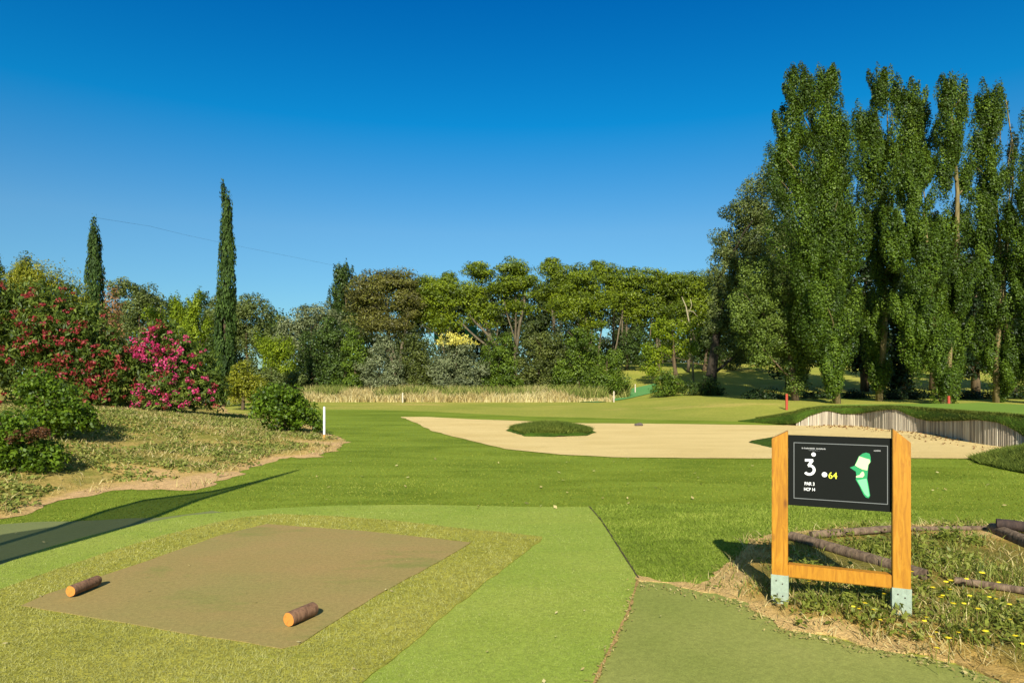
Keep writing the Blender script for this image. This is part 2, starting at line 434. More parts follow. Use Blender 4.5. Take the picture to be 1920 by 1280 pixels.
struct(sheet('weedy_mound', WEED_L, 0.009, M['soil_left'], step=0.22, amp=0.13, estep=0.12, edge_attr=left_edge, maxr=34, hfun=lambda x, y: H(x, y) + .03 * smooth01(poly_sd(WEED_L, x, y) / .5)))
struct(sheet('weedy_bed', WEED_R, 0.015, M['soil_right'], step=0.12, amp=0.04, estep=0.035, skirt=.02, edge_attr=right_edge,
             hfun=lambda x, y: H(x, y) + 0.05 * smooth01(poly_sd(WEED_R, x, y) / 0.6) + 0.015 * smooth01(poly_sd(WEED_R, x, y) / .3) * vnoise(x, y, .25, 9)))
struct(sheet('far_carpet', pg([(1060, 753), (1100, 748), (1160, 745), (1232, 742), (1236, 747), (1180, 751), (1120, 755)]), 0.03, M['teal'], step=1, amp=0.02, estep=.5))

# ------------------------------------------------------------------ bunker wall and raised green
WPX = [(1385, 790, 789, 788), (1440, 794, 793, 780), (1492, 799, 794, 771), (1515, 799, 779, 766), (1549, 798, 768, 763), (1582, 798, 775, 762), (1619, 800, 774, 762),
       (1661, 806, 767, 761), (1684, 808, 767, 762), (1717, 811, 782, 764), (1740, 814, 788, 766), (1788, 823, 788, 770), (1830, 832, 786, 773), (1872, 838, 790, 775.5),
       (1900, 841, 802, 778), (1925, 844, 818, 780), (1990, 853, 852, 788), (2100, 866, 866, 800), (2300, 885, 885, 820)]
ctl = []
for x, yb, yw, yl in WPX:
    X, Y = g0(x, yb)
    ctl.append((X, Y, EYE - (yw - HZ) / F * Y, EYE - (yl - HZ) / F * Y))
ctl = np.array(ctl)
s = np.concatenate([[0], np.cumsum(np.hypot(np.diff(ctl[:, 0]), np.diff(ctl[:, 1])))])
ss = np.linspace(0, s[-1], 260)
wl = np.stack([np.interp(ss, s, ctl[:, k]) for k in range(4)], -1)
for _ in range(14):
    wl[1:-1, :2] = (wl[:-2, :2] + wl[1:-1, :2] + wl[2:, :2]) / 3
for _ in range(4):
    wl[1:-1, 2:] = (wl[:-2, 2:] + wl[1:-1, 2:] * 2 + wl[2:, 2:]) / 4
tg = np.gradient(wl[:, :2], axis=0); tg /= np.linalg.norm(tg, axis=1)[:, None]
nb = np.stack([-tg[:, 1], tg[:, 0]], -1)        # away from the bunker, seen with the line running left to right
nb = np.where((nb @ np.array([0.8, 0.6]))[:, None] < 0, -nb, nb)

def boards():
    vs, fs, tn = [], [], []
    L = np.concatenate([[0], np.cumsum(np.hypot(*np.diff(wl[:, :2], axis=0).T))])
    p = s[2] - .05
    while p < s[-2]:
        wd = random.uniform(.035, .075)
        c = p + wd / 2
        X, Y, zt = [float(np.interp(c, L, wl[:, k])) for k in range(3)]
        tx, ty = [float(np.interp(c, L, tg[:, k])) for k in range(2)]
        nx, ny = [float(np.interp(c, L, nb[:, k])) for k in range(2)]
        zt += random.uniform(-.014, .010); lean = random.uniform(-.012, .012); off = random.uniform(0, .014); hw = wd / 2 - random.uniform(.001, .005)
        th = .03
        if zt > 0.03:
            b0 = len(vs)
            for (z, ln) in ((-.05, 0), (zt, lean)):
                for (a, d) in ((-hw, 0), (-hw * .5, -.008), (hw * .5, -.008), (hw, 0), (hw, th), (-hw, th)):
                    vs.append((X + tx * (a + ln) + nx * (d + off), Y + ty * (a + ln) + ny * (d + off), z))
            for q in range(6):
                q2 = (q + 1) % 6
                fs.append((b0 + q, b0 + q2, b0 + 6 + q2, b0 + 6 + q))
            fs.append(tuple(b0 + 6 + q for q in range(6)))
            tn += [random.random()] * 7
        p += wd
    return vs, fs, tn
vs, fs, tn = boards()
m, n, l, b, o = newmat('weathered_board')
a = n.new('ShaderNodeAttribute'); a.attribute_name = 'tint'
tc = n.new('ShaderNodeTexCoord').outputs['Object']
f = noise(n, l, 25, 5, .7, mapped(n, l, tc, (1, 1, .08)))
c = ramp(n, l, a.outputs['Fac'], [(0, srgb(140, 130, 122, .70)), (.25, srgb(182, 170, 160, .70)), (.7, srgb(204, 192, 182, .70)), (1, srgb(228, 218, 208, .70))])
l.new(mix(n, l, 1, c, ramp(n, l, f, [(.3, (.65,) * 3), (.7, (1.2,) * 3)]), 'MULTIPLY'), b.inputs['Base Color']); b.inputs['Roughness'].default_value = .9
me = np_mesh('retaining_wall', vs, fs, m, tn)
tag(link('retaining_wall', me), 'low curved retaining wall of weathered grey boards at the back of the bunker', 'wall')

def loft(rows, name, mat):
    n_, k = len(rows), len(rows[0])
    V = np.concatenate(rows)
    i, j = np.meshgrid(np.arange(n_ - 1), np.arange(k - 1), indexing='ij')
    F_ = np.stack([i * k + j, i * k + j + 1, (i + 1) * k + j + 1, (i + 1) * k + j], -1).reshape(-1, 4)
    return np_mesh(name, V, F_, mat, smooth=True)
def wrow(off, z):
    p = wl[:, :2] + nb * (off[:, None] if isinstance(off, np.ndarray) else off)
    return np.column_stack([p, z])
wz, lz = wl[:, 2], wl[:, 3]
lz = np.maximum(lz, wz + .02)
jig = vnoise(wl[:, 0], wl[:, 1], .12, 4) * .008
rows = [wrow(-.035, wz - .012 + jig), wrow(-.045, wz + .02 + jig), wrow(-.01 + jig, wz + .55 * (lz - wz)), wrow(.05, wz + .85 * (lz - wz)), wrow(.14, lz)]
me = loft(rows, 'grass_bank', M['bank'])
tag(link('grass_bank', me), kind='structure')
# top of the green, falling away at the back
far = wl[:, :2] + nb * 1.1
gc = np.array([18.5, 20.5])
rows2 = [wrow(.13, lz - .004)]
for t, dz in ((.12, 0.0), (.3, -.01), (.55, -.03), (.8, -.12), (1.0, -.5)):
    tgt = far + (np.array([[20.0, 26.0]]) - far) * t * .8
    rows2.append(np.column_stack([tgt, lz + dz]))
me = loft(rows2, 'putting_green', M['green'])
tag(link('putting_green', me), kind='structure')

# ------------------------------------------------------------------ leaves
def leaf_quads(pos, nrm, size, aspect, axis=None):
    """diamond leaves centred on pos, facing nrm"""
    n_ = len(pos)
    nrm = nrm / (np.linalg.norm(nrm, axis=1)[:, None] + 1e-9)
    a = rng.normal(size=(n_, 3)) if axis is None else axis
    u = a - nrm * np.sum(a * nrm, 1)[:, None]; u /= (np.linalg.norm(u, axis=1)[:, None] + 1e-9)
    v = np.cross(nrm, u)
    L = size[:, None] * .5 * np.sqrt(aspect); W = size[:, None] * .5 / np.sqrt(aspect)
    return np.stack([pos - u * L, pos + v * W, pos + u * L, pos - v * W], 1)

def quads_mesh(name, Q, mat, tint):
    n_ = len(Q)
    return np_mesh(name, Q.reshape(-1, 3), np.arange(n_ * 4).reshape(n_, 4), mat, tint)

def crown_leaves(blobs, style, ls, dens, hole=0.25, seed=0):
    """blobs: list of (centre, radii) in metres. Leaves sit in clumps spread through the blobs."""
    global rng
    rng = np.random.default_rng(1000 + seed)
    Qs, Ts = [], []
    for c, r in blobs:
        c = np.array(c, float); r = np.array(r, float)
        area = math.pi * r[0] * r[2]
        total = int(dens * area / (ls * ls) * 2.3)
        if style == 'poplar': rc = np.array([.31, .31, .90]) * max(.8, min(1.4, r[0] / 1.1))
        elif style == 'pine': rc = np.array([1.05, 1.05, .46]) * max(.6, min(1.1, r[0] / 2.2))
        elif style == 'cypress': rc = np.array([.12, .12, .7])
        elif style == 'bush': rc = np.array([.16, .16, .15]) * max(.8, min(3.2, r[0] / .8))
        elif style == 'feather': rc = np.array([.34, .34, .8])
        else: rc = np.array([.66, .66, .55]) * max(.6, min(1.5, r[0] / 2.0))
        nc = int(max(16, {'poplar': 4.2, 'broad': 3.6, 'pine': 4.6}.get(style, 6.0) * (r[0] * r[2] + r[0] * r[1] * .6) / (rc[0] * rc[2]) * 0.62))
        if style == 'cypress': nc = int(nc * 1.1)
        per = max(6, total // nc)
        d = rng.normal(size=(nc, 3)); d /= np.linalg.norm(d, axis=1)[:, None]
        if style in ('pine',): d[:, 2] = np.abs(d[:, 2]) * np.where(rng.random(nc) < .75, 1, -.7)
        if style == 'cypress': rr = rng.uniform(.80, .97, nc)
        else: rr = np.where(rng.random(nc) < .75, rng.uniform(.70, 1.14, nc), rng.uniform(.1, .7, nc))
        rin = np.maximum(r - rc * .55, r * .3)
        cc = c + d * rin * rr[:, None]
        sc_ = rng.uniform(.65, 1.35, nc)
        ct = rng.uniform(0, 1, nc)
        k = np.repeat(np.arange(nc), per)
        dd = rng.normal(size=(len(k), 3)); dd /= np.linalg.norm(dd, axis=1)[:, None]
        rad_ = rng.uniform(.35, 1.0, len(k)) ** ({'poplar': .62, 'broad': .5, 'pine': .5}.get(style, .7))
        off = dd * rc * (rad_ * sc_[k])[:, None]
        if style in ('poplar', 'feather'):     # plumes lean outwards and up
            off[:, :2] += d[k, :2] * (off[:, 2:3] * .34)
            taper = 1 - .45 * np.clip(off[:, 2:3] / (rc[2] * 1.2), -.3, 1); off[:, :2] *= taper
        pos = cc[k] + off
        out_ = (pos - c) / (r * r)
        out_ /= (np.linalg.norm(out_, axis=1)[:, None] + 1e-9)
        nrm = rng.normal(size=(len(k), 3)) * .5 + dd * .85 + out_ * .3 + np.array([0, 0, .35])
        size = ls * rng.uniform(.7, 1.35, len(k))
        ax = None; asp = 1.5
        if style == 'pine': asp = 2.6; ax = dd * .8 + rng.normal(size=dd.shape) * .5 + np.array([0, 0, .5])
        if style == 'poplar': asp = 1.9; ax = d[k] * .5 + rng.normal(size=dd.shape) * .6 + np.array([0, 0, .8])
        if style == 'cypress': asp = 3.2; ax = np.tile([0, 0, 1.], (len(k), 1)) + rng.normal(size=dd.shape) * .22; nrm = out_ + rng.normal(size=dd.shape) * .5
        if style == 'bush' and ls > .08: asp = 3.2; ax = dd * .6 + rng.normal(size=dd.shape) * .35 + np.array([0, 0, .6])
        if style == 'feather': asp = 2.6; ax = np.tile([0, 0, 1.], (len(k), 1)) + rng.normal(size=dd.shape) * .5
        Qs.append(leaf_quads(pos, nrm, size, asp, ax))
        Ts.append(np.clip(.5 * ct[k] + .5 * rng.random(len(k)), 0, 1))
    return np.concatenate(Qs), np.concatenate(Ts)

def tubes(specs, seg=7):
    """specs: list of (points, radii) -> verts, faces (closed tapered tubes)"""
    vs, fs = [], []
    for pts, rads in specs:
        pts = [Vector(p) for p in pts]; b0 = len(vs); n_ = len(pts)
        prev = None
        for k, p in enumerate(pts):
            t = (pts[min(k + 1, n_ - 1)] - pts[max(k - 1, 0)]).normalized()
            ref = Vector((1, 0, 0)) if abs(t.x) < .9 else Vector((0, 1, 0))
            if prev is None: prev = t.cross(ref).normalized()
            u = (prev - t * prev.dot(t)).normalized(); v = t.cross(u); prev = u
            for q in range(seg):
                a_ = 2 * math.pi * q / seg
                vs.append(tuple(p + (u * math.cos(a_) + v * math.sin(a_)) * rads[k]))
        for k in range(n_ - 1):
            for q in range(seg):
                q2 = (q + 1) % seg
                fs.append((b0 + k * seg + q, b0 + k * seg + q2, b0 + (k + 1) * seg + q2, b0 + (k + 1) * seg + q))
        fs.append(tuple(b0 + q for q in range(seg))[::-1]); fs.append(tuple(b0 + (n_ - 1) * seg + q for q in range(seg)))
    return vs, fs

def bent(a, b, n_=6, amp=.12):
    a = np.array(a, float); b = np.array(b, float); L = np.linalg.norm(b - a)
    ph = [random.uniform(0, 6) for _ in range(4)]
    out_ = []
    for k in range(n_):
        t = k / (n_ - 1); p = a + (b - a) * t; wv = math.sin(math.pi * t) * amp * L
        p = p + np.array([math.sin(t * 4 + ph[0]) - math.sin(ph[0]) * (1 - t), math.sin(t * 5 + ph[1]) - math.sin(ph[1]) * (1 - t), 0]) * wv * .5
        out_.append(tuple(p))
    return out_

SEED = [0]
def plant(name, label, cat, group, mat, px_blobs, Y, lean=.8, base=None, style='broad', ls=None, dens=3.2, depth=.85, trunk=.12, bark='bark_dark', limbs=5,
          crown='crown', stem='trunk', trunk_top=.75, extra_stems=()):
    """px_blobs: (x, y, half width, half height) measured in the photo at distance Y"""
    SEED[0] += 1; random.seed(SEED[0] * 13 + 5)
    if base is None: base = px_blobs[0][0]
    bx = (base - 960) / F * Y
    bz = Hs(bx, Y)
    if style == 'pine': px_blobs = [(t[0], t[1] + 2, t[2] * 1.18, t[3] * 1.15) + tuple(t[4:]) for t in px_blobs]; dens *= 1.25; trunk *= .6
    if style == 'poplar' and trunk > .11:
        trunk *= .66; dens *= 1.6; px_blobs = [(t[0], t[1], t[2] * (1.2 if t[0] < 1600 else 1.08), t[3] * 1.04) + tuple(t[4:]) for t in px_blobs]
    if group == 'shrubs along the dry grass strip': px_blobs = list(px_blobs) + [(base - 12, 716, 34, 20), (base + 18, 718, 30, 18)]
    root = empty(name, (bx, Y, bz - .03))
    tag(root, label, cat, group)
    k = Y / F
    bl = []
    for t in px_blobs:
        x, y, hw, hh = t[:4]; dy = t[4] if len(t) > 4 else random.uniform(-.25, .25) * hw * k
        X, _, Z = P(x, y, Y)
        bl.append(((X - bx, dy, Z - bz), (hw * k, hw * k * depth, hh * k)))
    ls = ls or max(.035, Y / 683 * 1.5)
    Q, T = crown_leaves(bl, style, ls, dens, seed=SEED[0])
    zmin = (bz) * 0
    Q[:, :, 2] = np.maximum(Q[:, :, 2], zmin + .02 + rng.uniform(0, .05, (len(Q), 1)))
    # crown goes in first only by name; trunk with limbs reaching into the blobs
    top = max(c[2] + r[2] for c, r in bl); cx = sum(c[0] * r[0] for c, r in bl) / sum(r[0] for c, r in bl)
    specs = []
    if trunk:
        hi = top * trunk_top
        specs.append((bent((0, 0, -.1), (cx * lean, 0, hi), 8, 0.0 if style == 'cypress' else .04), [trunk * (1.25 - t * .95) for t in np.linspace(0, 1, 8)]))
        main = specs[0][0]
        for c, r in bl:
            for q in range(max(1, limbs // len(bl)) if limbs else 0):
                a_ = random.uniform(0, 6.28)
                tip = (c[0] + math.cos(a_) * r[0] * .75, c[1] + math.sin(a_) * r[1] * .75, c[2] + random.uniform(-.4, .75) * r[2])
                zz = tip[2] - math.hypot(tip[0], tip[1]) * random.uniform(.6, 1.1)
                zz = min(max(zz, hi * .18), hi)
                kk = zz / hi * 7; k0 = min(6, int(kk)); fr = kk - k0
                st = tuple(main[k0][i_] * (1 - fr) + main[k0 + 1][i_] * fr for i_ in range(3))
                specs.append((bent(st, tip, 5, .1), [trunk * s_ for s_ in (.30, .25, .2, .13, .05)]))
    for (x0, y0, x1, y1, rr) in extra_stems:
        rr = rr * .65
        a0 = P(x0, y0, Y); b0 = P(x1, y1, Y)
        specs.append((bent((a0[0] - bx, -.5, a0[2] - bz), (b0[0] - bx, -.2, b0[2] - bz), 6, .05), [rr * q for q in (1, .95, .9, .8, .7, .5)]))
    if specs:
        vs, fs = tubes(specs)
        link(stem, np_mesh(stem, vs, fs, M[bark], smooth=True), root)
    link(crown, quads_mesh(crown, Q, M[mat], T), root)
    return root

# foliage colours (dark to light; rear-rank sets carry shade in the colour)
def fol(name, cols, **k): M[name] = leafmat(name, cols, **k)
fol('lf_poplar', [(.027, .046, .005), (.058, .092, .008), (.108, .155, .011), (.19, .235, .022)], trans=.25)
fol('lf_poplar_dark', [(.012, .026, .006), (.022, .040, .008), (.036, .058, .010)], trans=.1)  # poplar leaves with the rear rank's shade put into the colour
fol('lf_willow', [(.055, .080, .012), (.105, .138, .018), (.165, .20, .026), (.23, .26, .045)], trans=.25)
fol('lf_greygreen', [(.038, .062, .014), (.080, .112, .024), (.130, .165, .038), (.19, .22, .065)], trans=.2)
fol('lf_silver', [(.070, .095, .040), (.125, .155, .065), (.185, .215, .095), (.25, .27, .14)], trans=.2)
fol('lf_pine', [(.045, .068, .007), (.110, .138, .008), (.20, .225, .008), (.29, .30, .014)], trans=.25)
fol('lf_pine_brown', [(.050, .045, .014), (.105, .085, .020), (.165, .135, .022), (.19, .185, .024)], trans=.15)
fol('lf_pine_shade', [(.020, .030, .008), (.040, .052, .010), (.070, .080, .014)], trans=.1)  # pine leaves darkened, shade of the deep wood put into the colour
fol('lf_dark', [(.018, .034, .008), (.040, .064, .010), (.075, .105, .015), (.12, .150, .025)], trans=.15)
fol('lf_mid', [(.038, .060, .008), (.080, .118, .010), (.135, .180, .014), (.20, .24, .025)], trans=.25)
fol('lf_olive', [(.045, .055, .012), (.085, .095, .018), (.130, .135, .026), (.18, .17, .035)], trans=.2)
fol('lf_bright', [(.080, .130, .008), (.150, .230, .008), (.230, .310, .012), (.31, .37, .025)], trans=.35)
fol('lf_yellowgreen', [(.11, .13, .010), (.19, .215, .012), (.28, .29, .02), (.36, .34, .04)], trans=.3)
fol('lf_cypress', [(.016, .034, .006), (.034, .062, .009), (.060, .095, .012), (.09, .125, .018)], trans=.05, rough=.7)
fol('lf_bush', [(.036, .062, .005), (.080, .128, .007), (.138, .200, .009), (.22, .27, .020)], trans=.35)
fol('lf_oleander', [(.035, .052, .010), (.075, .105, .014), (.140, .175, .020), (.26, .26, .045)], trans=.3)
fol('lf_flower_pink', [(.36, .015, .08), (.55, .03, .15), (.70, .10, .25)], trans=.3)
fol('lf_flower_red', [(.14, .012, .016), (.28, .022, .035), (.42, .085, .07)], trans=.3)
fol('lf_flower_yellow', [(.50, .44, .05), (.70, .62, .10), (.80, .74, .25)], trans=.3)
fol('lf_brown', [(.13, .065, .025), (.22, .115, .045), (.30, .17, .07)], trans=.1)
fol('lf_rust', [(.06, .022, .008), (.10, .04, .015), (.15, .07, .03)], trans=.1)
fol('lf_straw', [(.24, .18, .06), (.38, .29, .10), (.52, .42, .18), (.60, .52, .26)], trans=.3, rough=.8)
fol('lf_weed', [(.075, .105, .018), (.145, .18, .030), (.225, .25, .050), (.38, .34, .12)], trans=.25, rough=.8)
fol('lf_weed_green', [(.070, .10, .014), (.14, .17, .022), (.21, .24, .035), (.33, .32, .09)], trans=.3)

# ------------------------------------------------------------------ the row of poplars on the right
GP = 'tall poplars in a row behind the raised green'
plant('poplar_tree', 'tallest poplar with a forked double top, at the left end of the poplar row', 'tree', GP, 'lf_poplar',
      [(1490, 180, 26, 48), (1540, 160, 25, 50), (1478, 250, 26, 60), (1538, 250, 36, 70), (1470, 300, 28, 36), (1515, 340, 62, 80), (1580, 310, 20, 90), (1530, 440, 68, 90), (1570, 480, 34, 90),
       (1545, 560, 55, 90), (1562, 640, 32, 90), (1556, 700, 22, 45)], 29.5, base=1570, style='poplar', dens=3.6, trunk=.20, bark='bark_poplar', limbs=14)
plant('poplar_tree', 'broad poplar with three rounded tops, second in the poplar row', 'tree', GP, 'lf_poplar',
      [(1645, 175, 26, 46), (1692, 200, 25, 50), (1720, 215, 20, 55), (1622, 230, 22, 55), (1640, 290, 38, 80), (1690, 300, 40, 80), (1722, 300, 26, 80), (1640, 400, 34, 70),
       (1650, 500, 32, 90), (1640, 610, 26, 60), (1645, 690, 22, 62)], 31.0, base=1648, style='poplar', dens=3.2, trunk=.20, bark='bark_poplar', limbs=14)
plant('poplar_tree', 'shorter poplar filling the gap between the broad poplar and the slender one', 'tree', GP, 'lf_poplar',
      [(1715, 345, 34, 65), (1700, 430, 42, 80), (1738, 470, 44, 90), (1712, 570, 34, 90), (1735, 610, 44, 90), (1760, 690, 30, 62)], 28.5, base=1768, style='poplar', dens=3.4,
      trunk=.16, bark='bark_poplar', limbs=10)
plant('poplar_tree', 'slender narrow topped poplar with bare trunk showing at mid height, third tall in the row', 'tree', GP, 'lf_poplar',
      [(1775, 190, 19, 50), (1803, 190, 12, 42), (1782, 250, 30, 60), (1765, 330, 20, 45, -.2), (1808, 330, 14, 45), (1782, 440, 38, 70), (1790, 530, 40, 80), (1790, 620, 34, 80), (1782, 700, 20, 50)],
      29.5, base=1777, style='poplar', dens=3.3, trunk=.22, bark='bark_poplar', limbs=10, trunk_top=.9)
plant('poplar_tree', 'narrow poplar with a pale bare stem along its right side, fourth tall in row', 'tree', GP, 'lf_poplar',
      [(1852, 200, 20, 48), (1868, 210, 16, 50), (1848, 270, 28, 60), (1850, 350, 30, 70), (1850, 440, 34, 80), (1868, 540, 36, 80), (1870, 640, 38, 70), (1880, 700, 24, 50)], 30.0, base=1868,
      style='poplar', dens=3.3, trunk=.17, bark='bark_poplar', limbs=10, extra_stems=((1872, 620, 1880, 190, .07),))
plant('poplar_tree', 'thin sparse poplar sprig standing behind the fourth tall poplar', 'tree', GP, 'lf_poplar_dark',
      [(1898, 275, 11, 38), (1892, 330, 10, 36), (1890, 420, 14, 60)], 38.0, base=1890, style='poplar', dens=1.6, trunk=.12, bark='bark_poplar', limbs=6)
plant('poplar_tree', 'poplar cut by the right edge of the view', 'tree', GP, 'lf_poplar',
      [(1950, 240, 32, 60), (1950, 340, 40, 90), (1930, 440, 44, 90), (1940, 560, 50, 100), (1935, 680, 44, 70)], 29.0, base=1945, style='poplar', dens=3.2, trunk=.2,
      bark='bark_poplar', limbs=8)
plant('broadleaf_tree', 'large round grey green tree left of the poplars with a dark bare trunk foot', 'tree', None, 'lf_greygreen',
      [(1440, 400, 62, 82), (1400, 450, 60, 90), (1370, 520, 48, 90), (1450, 520, 70, 100), (1372, 600, 46, 70), (1420, 640, 60, 50), (1342, 620, 24, 50), (1500, 500, 50, 120)], 40, base=1330,
      dens=3.2, trunk=.30, limbs=9, trunk_top=.5, lean=.15, bark='bark_black')
plant('willow_tree', 'lighter green willow like tree with drooping foliage in front of the tallest poplar', 'tree', None, 'lf_willow',
      [(1440, 520, 50, 52), (1410, 590, 42, 60), (1475, 580, 55, 80), (1500, 650, 40, 60), (1440, 640, 50, 50), (1492, 700, 30, 46), (1385, 580, 22, 40), (1512, 560, 30, 70)], 31.5, base=1492, style='broad',
      dens=3.0, trunk=.15, limbs=9)
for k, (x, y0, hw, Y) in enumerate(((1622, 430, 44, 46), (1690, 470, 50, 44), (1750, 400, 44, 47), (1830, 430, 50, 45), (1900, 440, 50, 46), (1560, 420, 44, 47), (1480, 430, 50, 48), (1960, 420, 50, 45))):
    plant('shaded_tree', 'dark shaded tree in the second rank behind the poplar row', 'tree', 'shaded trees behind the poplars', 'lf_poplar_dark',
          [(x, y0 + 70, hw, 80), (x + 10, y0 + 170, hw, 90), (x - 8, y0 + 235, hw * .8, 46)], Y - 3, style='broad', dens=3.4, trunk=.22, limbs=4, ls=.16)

for k, (x, hw, Y) in enumerate(((1432, 34, 33.5), (1535, 24, 34), (1606, 20, 34.5), (1690, 34, 33), (1725, 26, 35), (1828, 30, 33.5), (1900, 34, 34), (1955, 30, 33))):  # added undergrowth; its dark leaf colour stands in for shade on the ground
    plant('shade_shrub', 'low shrub added between the poplar trunks, shade put into its dark leaves', 'shrub', 'low shrubs added between the poplar trunks', 'lf_poplar_dark',
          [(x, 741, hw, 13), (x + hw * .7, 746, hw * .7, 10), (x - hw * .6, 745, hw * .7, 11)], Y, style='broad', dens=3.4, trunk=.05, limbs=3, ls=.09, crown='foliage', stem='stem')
# ------------------------------------------------------------------ pines across the middle
GPI = 'umbrella pines beyond the dry grass'
pines = [
    ('wide pine with a browning left side at the left end of the pine wood', 'lf_pine_brown', [(705, 545, 44, 34), (745, 530, 42, 24), (690, 585, 38, 30), (765, 575, 30, 34), (725, 610, 44, 26), (675, 560, 24, 20)], 57, 745,
     ((748, 720, 765, 600, .22), (745, 680, 725, 600, .14), (745, 690, 700, 610, .12))),
    ('bright green flat topped pine right of the browning pine', 'lf_pine', [(800, 540, 40, 24), (780, 575, 34, 26), (835, 560, 34, 30), (825, 600, 40, 24)], 58, 850, ((935, 650, 880, 590, .2), (915, 650, 860, 600, .16))),
    ('small pine top peeping over the flat topped pine', 'lf_pine', [(838, 522, 18, 14), (838, 545, 16, 18)], 66, 838, ()),
    ('rounded pine with a double knob at its top, left of the tallest pine', 'lf_pine', [(897, 512, 26, 24), (882, 555, 34, 34), (905, 590, 34, 26)], 59, 925, ((925, 645, 903, 570, .2),)),
    ('tallest rounded pine standing up in the middle of the pine wood', 'lf_pine', [(960, 508, 28, 24), (980, 535, 30, 30), (945, 545, 28, 26), (965, 575, 34, 16)], 58, 968, ((968, 660, 985, 545, .2), (966, 640, 945, 560, .1))),
    ('pine with a left pointing top, right of the tallest pine', 'lf_pine', [(1035, 510, 22, 26), (1060, 530, 34, 30), (1040, 560, 34, 28)], 60, 1040, ((1040, 660, 1036, 560, .16),)),
    ('dense green pine in the centre right of the pine wood with stacked pads', 'lf_pine', [(1095, 530, 34, 30), (1080, 570, 40, 24), (1115, 570, 34, 26), (1060, 590, 28, 14), (1110, 610, 26, 14)], 56, 1115,
     ((1120, 690, 1128, 600, .14), (1112, 690, 1108, 610, .13))),
    ('pine with a small dark sprig on top, behind the stacked pads', 'lf_pine', [(1120, 505, 16, 18), (1140, 520, 30, 22), (1160, 545, 32, 30)], 64, 1150, ()),
    ('pine with pale leaning stems above the bright green tree', 'lf_pine', [(1185, 530, 28, 30), (1175, 565, 32, 30), (1200, 590, 28, 20)], 59, 1175, ((1140, 700, 1175, 560, .12), (1168, 660, 1165, 570, .14), (1172, 680, 1196, 600, .09))),
    ('pine with rounded twin tops toward the right of the wood', 'lf_pine', [(1222, 530, 26, 26), (1250, 545, 28, 26), (1235, 580, 36, 26)], 58, 1235, ((1240, 680, 1236, 590, .13), (1206, 690, 1222, 590, .09))),
    ('broad pine at the right end of the pine wood beside the grey green tree', 'lf_pine', [(1278, 535, 34, 28), (1310, 545, 30, 30), (1290, 580, 44, 34), (1330, 590, 30, 40)], 57, 1290,
     ((1300, 640, 1278, 560, .13), (1296, 600, 1322, 575, .1))),
]
for lab, mt, bl, Y, base, ex in pines:
    plant('pine_tree', lab, 'tree', GPI, mt, bl, Y, base=base, style='pine', dens=3.4, trunk=.2, bark='bark_pale', limbs=8, extra_stems=ex, trunk_top=.85)
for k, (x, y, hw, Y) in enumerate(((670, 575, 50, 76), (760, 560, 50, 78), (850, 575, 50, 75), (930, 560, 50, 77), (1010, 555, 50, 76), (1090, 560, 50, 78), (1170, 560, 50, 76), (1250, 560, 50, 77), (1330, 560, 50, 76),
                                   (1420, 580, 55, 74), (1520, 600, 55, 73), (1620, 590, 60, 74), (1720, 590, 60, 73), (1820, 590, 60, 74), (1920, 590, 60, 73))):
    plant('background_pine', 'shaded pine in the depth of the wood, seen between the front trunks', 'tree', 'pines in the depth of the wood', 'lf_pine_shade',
          [(x, y, hw, 34), (x + 8, y + 45, hw, 36), (x - 6, y + 90, hw, 36), (x + 4, y + 125, hw, 34)], Y, style='broad', dens=4.2, trunk=.2, bark='bark_pale', limbs=3, ls=.24)

